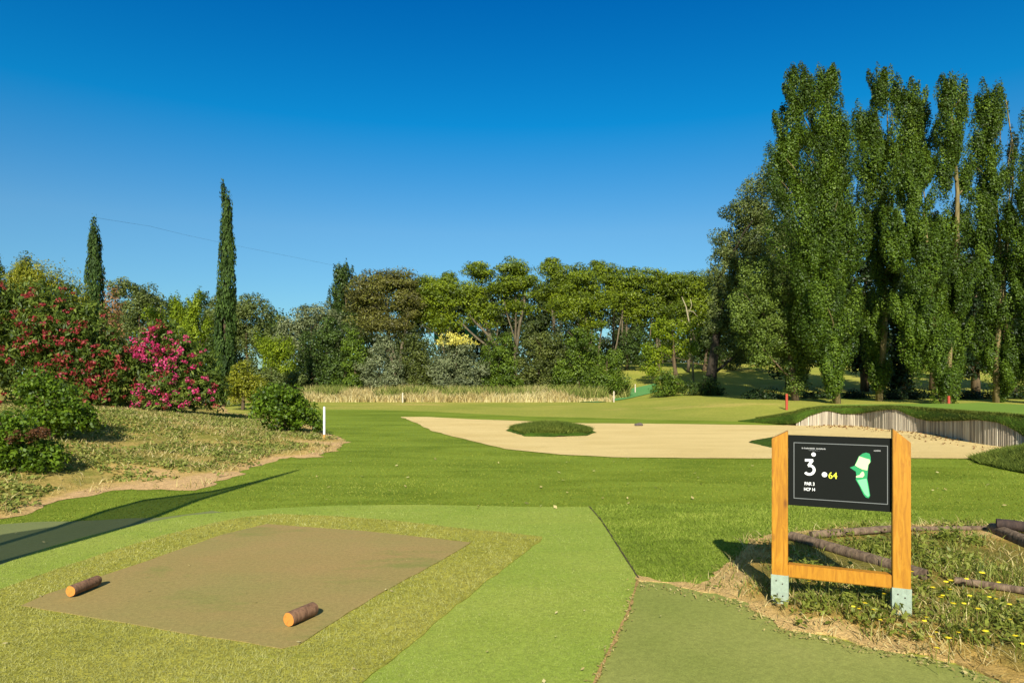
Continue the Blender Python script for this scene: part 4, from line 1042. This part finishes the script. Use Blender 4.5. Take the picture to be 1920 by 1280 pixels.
def rect(u0, u1, v0, v1): a_ = uv(u0, v0); b_ = uv(u1, v1); return [(a_[0], b_[1]), (b_[0], b_[1]), (b_[0], a_[1]), (a_[0], a_[1])]
bw = .007
multi('border_line', [rect(.055, .055 + bw, .10, .90), rect(.965 - bw, .965, .10, .90), rect(.055 + bw, .965 - bw, .10, .10 + bw * 1.3), rect(.055 + bw, .965 - bw, .90 - bw * 1.3, .90)], M['greyline'], panel)
def disc(u, v, r_): c = uv(u, v); return [(c[0] + math.cos(t) * r_, c[1] + math.sin(t) * r_) for t in np.linspace(0, 2 * math.pi, 24, endpoint=False)]
multi('dot', [disc(.255, .262, .0135)], M['white'], panel)
multi('dot', [disc(.363, .538, .0165)], M['white'], panel)
def text(name, body, u0, u1, v0, v1, mat, bold=0.0):
    cu = bpy.data.curves.new(name, 'FONT'); cu.body = body; cu.size = 1; cu.offset = bold; cu.extrude = 0.0
    to = bpy.data.objects.new('tmp', cu); col.objects.link(to)
    dg = bpy.context.evaluated_depsgraph_get(); dg.update()
    me = bpy.data.meshes.new_from_object(to.evaluated_get(dg)); bpy.data.objects.remove(to)
    co = np.empty(len(me.vertices) * 3, np.float32); me.vertices.foreach_get('co', co); co = co.reshape(-1, 3)
    mn, mx = co.min(0), co.max(0)
    a_ = uv(u0, v1); b_ = uv(u1, v0)
    X = a_[0] + (co[:, 0] - mn[0]) / (mx[0] - mn[0]) * (b_[0] - a_[0]); Z = a_[1] + (co[:, 1] - mn[1]) / (mx[1] - mn[1]) * (b_[1] - a_[1])
    me.vertices.foreach_set('co', np.stack([X, np.full(len(X), FY - .0015), Z], 1).astype(np.float32).ravel())
    me.materials.clear(); me.materials.append(mat); me.name = name
    return link(name, me, panel)
# the numeral, drawn as strokes: flat bar, diagonal, round bowl
def stroke(pts, wd):
    polys = []
    pts = [Vector(p) for p in pts]; L_, R_ = [], []
    for k, p in enumerate(pts):
        a_ = pts[max(k - 1, 0)]; c_ = pts[min(k + 1, len(pts) - 1)]
        t = (c_ - a_).normalized(); nn = Vector((-t.y, t.x))
        L_.append(p + nn * wd / 2); R_.append(p - nn * wd / 2)
    for k in range(len(pts) - 1): polys.append([tuple(R_[k]), tuple(R_[k + 1]), tuple(L_[k + 1]), tuple(L_[k])])
    return polys
def zp(x, y): return zpt(x, y)
bowl = [zp(418 + 82 * math.cos(t), 612 + 70 * math.sin(t)) for t in np.linspace(-1.45, 2.55, 22)]
multi('numeral', stroke([zp(345, 458), zp(482, 460)], .0165) + stroke([zp(474, 458), zp(440, 500), zp(402, 548)], .0165) + stroke([zp(395, 545), zp(428, 543)] + bowl[1:], .0165), M['white'], panel)
text('distance_number', '64', .402, .487, .498, .590, M['yellowprint'], .012)
text('par_text', 'PAR 3', .166, .264, .655, .702, M['white'], .02)
text('handicap_text', 'HCP 14', .160, .270, .735, .780, M['white'], .02)
def tiny(u0, u1, v0, v1, seed):
    """lettering too small to read in the photograph: rows of letter-sized strokes"""
    r_ = random.Random(seed); u = u0; ps = []
    while u < u1:
        w_ = r_.uniform(.004, .008)
        if r_.random() > .12: ps.append(rect(u, u + w_ * .8, v0 + r_.choice((0, 0, .004)), v1)) 
        u += w_ + .003
    return ps
multi('small_heading', tiny(.138, .37, .168, .188, 3), M['smallprint'], panel)
multi('small_subheading', tiny(.20, .31, .200, .210, 4), M['greyline'], panel)
multi('small_corner_text', tiny(.835, .895, .165, .182, 5), M['smallprint'], panel)
Z_ = lambda pts: [zpt(x, y) for x, y in pts]
hm = flat('hole_map', Z_([(1290, 345), (1345, 330), (1400, 345), (1415, 400), (1420, 470), (1385, 520), (1375, 600), (1362, 740), (1385, 860), (1408, 1010), (1385, 1050), (1340, 1040), (1300, 990), (1240, 860), (1180, 760), (1190, 690),
                           (1180, 630), (1130, 598), (1085, 568), (1160, 540), (1195, 460), (1225, 395)]), M['mapdark'], panel)
flat('map_green_area', Z_([(1237, 390), (1330, 420), (1400, 438), (1408, 480), (1376, 522), (1362, 610), (1290, 598), (1215, 562), (1168, 532), (1205, 465)]), M['mappale'], panel, dy=-.0016)
flat('map_bunker', Z_([(1292, 628), (1312, 650), (1316, 690), (1290, 722), (1185, 724), (1185, 702), (1240, 684), (1262, 650)]), M['mappale'], panel, dy=-.0016)
flat('map_tee_area', Z_([(1202, 768), (1350, 740), (1372, 860), (1396, 1010), (1372, 1030), (1320, 985)]), M['maplight'], panel, dy=-.0016)

# ------------------------------------------------------------------ logs
def cutmat():
    m, n, l, b, o = newmat('cut_wood')
    tc = n.new('ShaderNodeTexCoord').outputs['Object']
    wv = n.new('ShaderNodeTexWave'); wv.wave_type = 'RINGS'; wv.rings_direction = 'X'; wv.inputs['Scale'].default_value = 60; wv.inputs['Distortion'].default_value = 1.5
    l.new(tc, wv.inputs['Vector'])
    f = noise(n, l, 30, 4, .7, tc)
    c = ramp(n, l, wv.outputs['Fac'], [(.2, srgb(206, 122, 44, .75)), (.8, srgb(232, 158, 72, .75))])
    c = mix(n, l, ramp(n, l, f, [(.55, (0, 0, 0)), (.7, (.7, .7, .7))]), c, srgb(186, 96, 30, .75))
    l.new(c, b.inputs['Base Color']); b.inputs['Roughness'].default_value = .8; return m
M['cut'] = cutmat()
def log(name, label, a, b, r, cat='log', group=None, bark='log_bark', ends=True, seg=20, irregular=.05, r2=None):
    """log lying from a to b (axis end points)"""
    a = Vector(a); b = Vector(b); L_ = (b - a).length
    root = empty(name, a); d_ = (b - a).normalized()
    root.rotation_mode = 'QUATERNION'; root.rotation_quaternion = d_.to_track_quat('X', 'Z')
    tag(root, label, cat, group)
    ns = 16; vs, fs = [], []
    sd_ = random.uniform(0, 99)
    for k in range(ns + 1):
        t = k / ns; rr = r + ((r2 or r) - r) * t
        if k in (0, ns): rr *= .96
        for q in range(seg):
            th = 2 * math.pi * q / seg
            f = 1 + irregular * (math.sin(th * 3 + sd_ + t * 2.1) * .5 + math.sin(th * 5 - sd_ + t * 5) * .4 + random.uniform(-.4, .4))
            vs.append((t * L_, math.cos(th) * rr * f, math.sin(th) * rr * f))
    for k in range(ns):
        for q in range(seg):
            q2 = (q + 1) % seg
            fs.append((k * seg + q, k * seg + q2, (k + 1) * seg + q2, (k + 1) * seg + q))
    link('bark', np_mesh('bark', vs, fs, M[bark], smooth=True), root)
    for e_, nm in ((0, 'cut_end'), (ns, 'cut_end')):
        ring = vs[e_ * seg:(e_ + 1) * seg]
        sgn = -1 if e_ == 0 else 1
        c = (ring[0][0] + sgn * .001, 0, 0)
        v2 = ring + [c]
        f2 = [(q, (q + 1) % seg, seg) if sgn > 0 else ((q + 1) % seg, q, seg) for q in range(seg)]
        link(nm, np_mesh(nm, v2, f2, M['cut'] if ends else M[bark]), root)
    return root
def onmat(x, y, z): X, Y = g0(x, y, z); return (X, Y, z)
zr = .070
ra = .044
log('marker_log', 'short cut log lying at the near right corner of the brown tee mat', onmat(541, 1161, zr), onmat(588, 1140, zr), ra, group='tee marker logs on the brown mat')
log('marker_log', 'short cut log lying at the left corner of the brown tee mat', onmat(132, 1108, .07), onmat(183, 1087, .07), .038, group='tee marker logs on the brown mat')
GL = 'timber edging of the weedy bed'
def bz(x, y, dz): 
    X, Y = g0(x, y, .09); return (X, Y, .05 + dz)
log('timber_edging', 'long weathered log running behind the sign from the turf toward the right post', bz(1484, 1004, .04), bz(1735, 1078, .04), .044, 'log', GL, 'old_timber', False, 12, .12)
log('timber_edging', 'weathered log along the far edge of the bed, seen under the sign panel', bz(1520, 1002, .04), bz(1672, 991, .04), .034, 'log', GL, 'old_timber', False, 12, .12)
log('timber_edging', 'thin grey log along the far edge of the bed left of the dark log', bz(1676, 988, .025), bz(1868, 987, .025), .024, 'log', GL, 'old_timber', False, 12, .12)
log('timber_edging', 'brown weathered log under the dark log at the right edge', bz(1862, 992, .05), bz(1990, 1045, .05), .06, 'log', GL, 'old_timber', False, 12, .12)
log('timber_edging', 'slender light brown log lying in the weeds at the right edge', bz(1790, 1088, .045), bz(1990, 1118, .045), .026, 'log', GL, 'old_timber', False, 12, .10)
X1, Y1 = g0(1868, 988, .14); X2, Y2 = g0(1960, 996, .14)
log('dark_log', 'short blackened log resting on the timber at the right edge', (X1, Y1, .175), (X2, Y2, .165), .05, 'log', None, 'char_timber', False, 12, .14)

# ------------------------------------------------------------------ stakes
M['white_paint'] = plain('white_paint', (.78, .78, .74), .5, 0, .06)
M['cream_paint'] = plain('cream_paint', (.55, .47, .36), .7, 0, .06)
M['red_paint'] = plain('red_paint', (.38, .045, .02), .6, 0, .1)
M['raw_wood'] = plain('raw_wood', srgb(214, 164, 84, .7), .8, 0, .15)
def stake(label, x, ytop, Y, r, mat, group, foot=0.0):
    X = (x - 960) / F * Y; zb = Hs(X, Y); zt = EYE - (ytop - HZ) / F * Y
    root = empty('marker_stake', (X, Y, zb)); tag(root, label, 'stake', group)
    h_ = zt - zb
    if foot:
        vs, fs = tubes([([(0, 0, -.1), (0, 0, foot)], [r * .95, r * .95])], 10); link('foot', np_mesh('foot', vs, fs, M['raw_wood']), root)
    vs, fs = tubes([([(0, 0, foot), (0, 0, h_ - .02), (0, 0, h_)], [r, r, r * .55])], 10); link('shaft', np_mesh('shaft', vs, fs, mat), root)
GW = 'small white stakes'
stake('white stake with a bare wooden foot beside the round dark bush', 608, 762, 15.9, .026, M['white_paint'], GW, .16)
stake('small white stake at the foot of the tall dry grass', 755, 736, 37.6, .036, M['cream_paint'], GW)
stake('small white stake at the right end of the tall dry grass', 1151, 733, 37.6, .036, M['cream_paint'], GW)
stake('farthest small white stake left of the rounded shrub on the open grass', 1191, 720, 44, .036, M['cream_paint'], GW)
GR = 'red stakes by the poplars'
stake('red stake at the foot of the willow like tree', 1475, 738, 27.2, .05, M['red_paint'], GR)
stake('red stake at the foot of the slender poplar', 1779, 742, 27.2, .05, M['red_paint'], GR)

# small rock on the sand
bm = bmesh.new(); bmesh.ops.create_icosphere(bm, subdivisions=3, radius=1)
for v in bm.verts:
    k = 1 + .25 * math.sin(v.co.x * 3 + 1) * math.cos(v.co.y * 4) + random.uniform(-.04, .04); v.co = Vector((v.co.x * .14 * k, v.co.y * .09 * k, v.co.z * .05 * k))
M['rock'] = plain('dark_rock', (.09, .07, .06), .9, 0, .3)
me = bpy.data.meshes.new('rock'); bm.to_mesh(me); bm.free(); me.materials.append(M['rock'])
X, Y = g0(1198, 799); o = link('rock', me, loc=(X, Y, .05)); tag(o, 'small dark rock on the far side of the sand bunker', 'rock')

# teal netting in the pines
M['teal_net'] = plain('teal_netting', (.01, .15, .13), .8, 0, .3, 3)
def net(label, x0, x1, y0, y1, Y):
    a_ = P(x0, y1, Y); b_ = P(x1, y0, Y)
    nu, nv = 14, 8
    U, W_ = np.meshgrid(np.linspace(0, 1, nu), np.linspace(0, 1, nv))
    Xs = a_[0] + (b_[0] - a_[0]) * U; Zs = a_[2] + (b_[2] - a_[2]) * W_
    Ys = Y + .12 * np.sin(U * 9) + .08 * np.sin(W_ * 6 + U * 4)
    V_ = np.stack([Xs, Ys, Zs], -1).reshape(-1, 3); Vb = V_ + np.array([0, .03, 0])
    i_, j_ = np.meshgrid(np.arange(nv - 1), np.arange(nu - 1), indexing='ij')
    F_ = np.stack([i_ * nu + j_, i_ * nu + j_ + 1, (i_ + 1) * nu + j_ + 1, (i_ + 1) * nu + j_], -1).reshape(-1, 4)
    return tag(link('netting', np_mesh('netting', np.vstack([V_, Vb]), np.vstack([F_, F_[:, ::-1] + len(V_)]), M['teal_net'])), label, 'netting', 'teal netting among the pines')
net('teal netting glimpsed left of the yellow flowers', 814, 830, 622, 640, 62)
net('teal netting glimpsed under the pines right of the yellow flowers', 872, 894, 612, 632, 63)

# overhead cable
M['cable'] = plain('cable', (.03, .03, .035), .6)
pts = [P(x_, y_, Y_) for x_, y_, Y_ in ((178, 408, 38), (280, 424, 43), (350, 441, 47), (420, 456, 50), (480, 468, 53), (560, 484, 57), (648, 502, 61.8))]
vs, fs = tubes([(pts, [.005] * len(pts))], 5)
tag(link('overhead_cable', np_mesh('overhead_cable', vs, fs, M['cable'])), 'thin cable crossing the sky from the shorter cypress to the dark poplar spire', 'cable')

# feather flag standing left of the view; its shadow crosses the path
sh_r = [(0, 1056), (150, 1014), (250, 985), (370, 938), (470, 908), (560, 881)]
sh_l = [(0, 1022), (100, 992), (200, 957), (270, 938), (400, 921), (480, 903), (560, 881)]
FYp = 3.0; ct_ = 1 / math.tan(R(SUN_EL))
def unshadow(x, y):
    Xs, Ys = g0(x, y); z = (Ys - FYp) / (ct_ * math.cos(R(SUN_AZ))); return (Xs - z * ct_ * math.sin(R(SUN_AZ)), z)
RR = [unshadow(*p) for p in sh_r]; LL = [unshadow(*p) for p in sh_l]
RR = [(RR[0][0] - .16, 0.0), (RR[0][0] - .06, .9)] + RR; LL = [(LL[0][0] - .02, 1.0), (LL[0][0] - .01, 1.4)] + LL
flag = empty('feather_flag', (RR[0][0], FYp, 0)); tag(flag, 'tall feather flag beyond the left edge, casting the long shadow over the path', 'flag')
ox = RR[0][0]
vs, fs = tubes([([(x - ox, 0, z) for x, z in RR], [.055, .055, .052, .05, .048, .045, .04, .03])], 8)
link('pole', np_mesh('pole', vs, fs, M['char_timber'], smooth=True), flag)
vs, fs = tubes([([(x - ox, 0, z) for x, z in LL], [.045] * (len(LL) - 1) + [.03])], 8)
link('hem', np_mesh('hem', vs, fs, M['char_timber'], smooth=True), flag)
sh_f = [(0, 1003), (50, 996), (120, 985), (200, 957), (270, 938), (400, 921), (480, 903), (560, 881)]
FF = [unshadow(*p) for p in sh_f]; FF = [(FF[0][0] - .02, 1.0)] + FF
zz = np.linspace(1.0, RR[-1][1], 40)
xr = np.interp(zz, [p[1] for p in RR], [p[0] for p in RR]) - ox; xl = np.interp(zz, [p[1] for p in FF], [p[0] for p in FF]) - ox
V_ = np.array([[a_, 0, z] for a_, z in zip(xl, zz)] + [[a_, 0, z] for a_, z in zip(xr, zz)])
F_ = np.array([[k, 40 + k, 41 + k, k + 1] for k in range(39)])
m, n, l, b, o = newmat('flag_fabric'); b.inputs['Base Color'].default_value = (.5, .52, .5, 1)
tr = n.new('ShaderNodeBsdfTransparent'); ms = n.new('ShaderNodeMixShader'); ms.inputs[0].default_value = .27; l.new(b.outputs[0], ms.inputs[1]); l.new(tr.outputs[0], ms.inputs[2]); l.new(ms.outputs[0], o.inputs[0])
link('fabric', np_mesh('fabric', V_, F_, m), flag)

# cut blades standing on the near turf
def near_blades(name, label, poly, holes, n_, z, h0, h1, wd, mat, ymin, ymax, sn, zf=None, x0=-260, x1=2180):
    py = rng.uniform(ymin, ymax, n_); px_ = rng.uniform(x0, x1, n_)
    Y_ = (EYE - z) * F / (py - HZ); X_ = (px_ - 960) / F * Y_
    k = poly_sd(poly, X_, Y_) > .006
    for hp in holes: k &= poly_sd(hp, X_, Y_) < -.008
    X_, Y_ = X_[k], Y_[k]; m_ = len(X_)
    sc_ = np.clip(Y_ / 4.5, .8, 2.2)
    a_ = rng.uniform(0, math.pi, m_); w_ = wd * sc_ * rng.uniform(.6, 1.3, m_)
    h_ = rng.uniform(h0, h1, m_) * np.sqrt(sc_)
    zz_ = np.full(m_, z) if zf is None else zf(X_, Y_)
    b_ = np.stack([X_, Y_, zz_ - .002], 1); sd_ = np.stack([np.cos(a_), np.sin(a_), np.zeros(m_)], 1) * (w_ * .5)[:, None]
    tp = b_ + np.stack([rng.normal(size=m_) * .7 * h_, rng.normal(size=m_) * .7 * h_, h_], 1)
    V_ = np.stack([b_ - sd_, b_ + sd_, tp], 1).reshape(-1, 3)
    t_ = np.clip(.45 + .22 * vnoise(X_, Y_, sn, 91) + .18 * vnoise(X_ * .5, Y_ * 1.6, sn * .35, 92) + rng.normal(size=m_) * .17, 0, 1)
    tag(link(name, np_mesh(name, V_, np.arange(m_ * 3).reshape(m_, 3), M[mat], t_)), label, 'grass', kind='stuff')
fol('lf_strawt_apron', [(.19, .20, .050), (.27, .275, .080), (.36, .355, .115), (.46, .44, .17)], trans=.25, rough=.8)
fol('lf_strawt_tee', [(.15, .19, .045), (.23, .27, .068), (.30, .335, .095), (.38, .41, .14)], trans=.25, rough=.8)
fol('lf_strawt_rough', [(.085, .125, .014), (.15, .205, .024), (.23, .285, .04), (.33, .37, .07)], trans=.25, rough=.8)
fol('lf_strawt_fair', [(.088, .115, .012), (.150, .182, .018), (.220, .248, .030), (.30, .32, .06)], trans=.25, rough=.8)
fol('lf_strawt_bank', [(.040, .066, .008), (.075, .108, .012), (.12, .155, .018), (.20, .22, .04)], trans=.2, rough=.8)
near_blades('apron_grass', 'yellowish cut turf pile around the brown tee mat', APRON, [TMAT], 170000, .019, .010, .024, .0045, 'lf_strawt_apron', 955, 1330, .5)
near_blades('tee_grass', 'bright green short turf pile of the tee', TEE, [APRON], 150000, .014, .005, .013, .0045, 'lf_strawt_tee', 945, 1330, .6)
near_blades('rough_grass', 'longer green turf pile right of the tee', ROUGH, [WEED_R, TEE], 80000, .008, .010, .024, .006, 'lf_strawt_rough', 940, 1125, .4, x0=1050, x1=1800)
near_blades('fairway_grass', 'mown green pile of the fairway', FAIR, [ROUGH, TEE, GREYP, WEED_L, WEED_R, SAND], 130000, .004, .005, .014, .007, 'lf_strawt_fair', 790, 1010, 1.6)
ISL = pg([(955, 808), (985, 805), (1040, 804), (1090, 807), (1112, 812), (1098, 817), (1040, 819), (985, 818)])
def island_z(x, y):
    pl = pg([(948, 808), (985, 804), (1040, 803), (1090, 806), (1117, 812), (1100, 818), (1040, 820), (985, 819)])
    return .012 + .22 * np.clip(poly_sd(pl, x, y) / .95, 0, 1) ** .55
near_blades('island_grass', 'thick grass covering the small island in the sand bunker', ISL, [], 60000, .0, .03, .075, .010, 'lf_strawt_bank', 800, 824, .5, zf=island_z, x0=940, x1=1125)
SLP = pg([(1815, 861), (1838, 856), (1862, 848), (1900, 841), (1960, 838), (2150, 850), (2300, 900), (2000, 905), (1880, 880), (1835, 870)])
k = rng.integers(12, 230, 26000); t_ = rng.random(26000)
hb = .02 + t_ * 1.0
c = wl[k, :2] + tg[k] * rng.uniform(-.03, .03, (26000, 1)) + nb[k] * (-.045 + .18 * t_[:, None])
zb_ = wz[k] + (lz[k] - wz[k]) * np.clip(t_ * 1.6, 0, 1)
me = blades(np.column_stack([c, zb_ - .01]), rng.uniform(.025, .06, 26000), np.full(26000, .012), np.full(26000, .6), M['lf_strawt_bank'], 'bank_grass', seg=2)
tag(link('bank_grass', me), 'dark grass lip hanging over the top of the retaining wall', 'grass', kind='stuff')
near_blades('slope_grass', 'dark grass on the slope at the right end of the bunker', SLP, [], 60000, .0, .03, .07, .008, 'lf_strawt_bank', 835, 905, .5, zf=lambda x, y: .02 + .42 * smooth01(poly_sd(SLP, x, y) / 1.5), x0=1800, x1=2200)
# seams where the carpets meet
def seam(name, px_pts, wd, z, mat, amp=.006):
    P0 = np.array(pg(px_pts)); L_ = np.concatenate([[0], np.cumsum(np.hypot(*np.diff(P0, axis=0).T))]); q = np.arange(0, L_[-1], .02)
    c = np.stack([np.interp(q, L_, P0[:, 0]), np.interp(q, L_, P0[:, 1])], 1); t_ = np.gradient(c, axis=0); t_ /= np.linalg.norm(t_, axis=1)[:, None]; nn = np.stack([-t_[:, 1], t_[:, 0]], 1)
    w1 = wd * (.5 + .5 * np.abs(vnoise(c[:, 0], c[:, 1], .09, 3))) + amp * vnoise(c[:, 0], c[:, 1], .05, 4); w2 = wd * (.5 + .5 * np.abs(vnoise(c[:, 0], c[:, 1], .12, 5)))
    V_ = np.concatenate([np.column_stack([c + nn * w1[:, None], np.full(len(c), z)]), np.column_stack([c - nn * w2[:, None], np.full(len(c), z)])]); m_ = len(c)
    F_ = np.array([[k, k + m_, k + m_ + 1, k + 1] for k in range(m_ - 1)])
    struct(link(name, np_mesh(name, V_, F_, M[mat])))
M['dirt'] = plain('seam_dirt', srgb(70, 62, 30, K), .95, 0, .4, 60)
M['dry_dirt'] = plain('dry_dirt', srgb(176, 142, 88, K), .95, 0, .4, 60)
seam('turf_seam', [(1104, 951), (1128, 978), (1152, 1016), (1176, 1054), (1197, 1087)], .010, .019, 'dirt')
seam('path_edge_dirt', [(1196, 1090), (1188, 1120), (1178, 1150), (1160, 1188), (1145, 1220), (1128, 1256), (1112, 1290), (1095, 1340)], .012, .019, 'dry_dirt', .012)
# crumbs of soil and dead grass blown over the path edge
n_ = 700
t_ = rng.uniform(0, 1, n_); e1 = np.array(pg([(1197, 1092), (1300, 1112), (1400, 1138), (1462, 1182), (1560, 1200), (1640, 1220), (1740, 1238), (1880, 1286), (1990, 1335)])); k_ = (t_ * (len(e1) - 1)).astype(int); f_ = t_ * (len(e1) - 1) - k_
c = e1[k_] * (1 - f_[:, None]) + e1[np.minimum(k_ + 1, len(e1) - 1)] * f_[:, None]
c = c + rng.normal(size=c.shape) * .05 + np.array([-.03, -.04]); e2 = np.array(pg([(1196, 1090), (1178, 1150), (1145, 1220), (1112, 1290)])); q = rng.uniform(0, 2.999, 160); kk = q.astype(int)
c2 = e2[kk] * (1 - (q - kk)[:, None]) + e2[kk + 1] * (q - kk)[:, None] + rng.normal(size=(160, 2)) * .02
c = np.concatenate([c, c2]); pos = np.column_stack([c, np.full(len(c), .026)])
Q = leaf_quads(pos, np.array([0, 0, 1.]) + rng.normal(size=pos.shape) * .5, rng.uniform(.006, .022, len(pos)), 2.4)
tag(link('dead_grass_litter', quads_mesh('dead_grass_litter', Q, M['lf_straw'], rng.uniform(0, .8, len(pos)))), 'dry crumbs and dead grass blown onto the edge of the path', 'litter', kind='stuff')
# dead leaves under the wall on the sand
n_ = 420
k = rng.integers(30, 200, n_); off = rng.uniform(.05, 1.0, n_) ** 1.5
c = wl[k, :2] - nb[k] * off[:, None] + rng.normal(size=(n_, 2)) * .05
kp = vnoise(c[:, 0], c[:, 1], .9, 77) > -.1; c = c[kp]
pos = np.column_stack([c, np.full(len(c), .03)])
Q = leaf_quads(pos, np.array([0, 0, 1.]) + rng.normal(size=pos.shape) * .5, rng.uniform(.03, .07, len(pos)), 1.6)
tag(link('windblown_leaves', quads_mesh('windblown_leaves', Q, M['lf_brown'], rng.uniform(0, 1, len(pos)))), 'brown leaves blown against the foot of the retaining wall', 'leaves', kind='stuff')

# fallen leaves on the turf
n_ = 90
px_ = rng.uniform(420, 1900, n_); py_ = rng.uniform(862, 960, n_)
Yl = EYE * F / (py_ - HZ); Xl = (px_ - 960) / F * Yl
px2 = rng.uniform(-100, 1250, 50); py2 = rng.uniform(985, 1300, 50); Y2_ = EYE * F / (py2 - HZ)
Xl = np.concatenate([Xl, (px2 - 960) / F * Y2_]); Yl = np.concatenate([Yl, Y2_])
pos = np.stack([Xl, Yl, np.full(len(Xl), .034)], 1)
Q = leaf_quads(pos, np.array([0, 0, 1.]) + rng.normal(size=pos.shape) * .3, rng.uniform(.02, .05, len(pos)) * np.where(Yl > 7.5, 1.2, .55), 1.5)
tag(link('fallen_leaves', quads_mesh('fallen_leaves', Q, M['lf_straw'], rng.uniform(.4, 1, len(pos)))), 'small pale dry leaves scattered over the turf', 'leaves', kind='stuff')
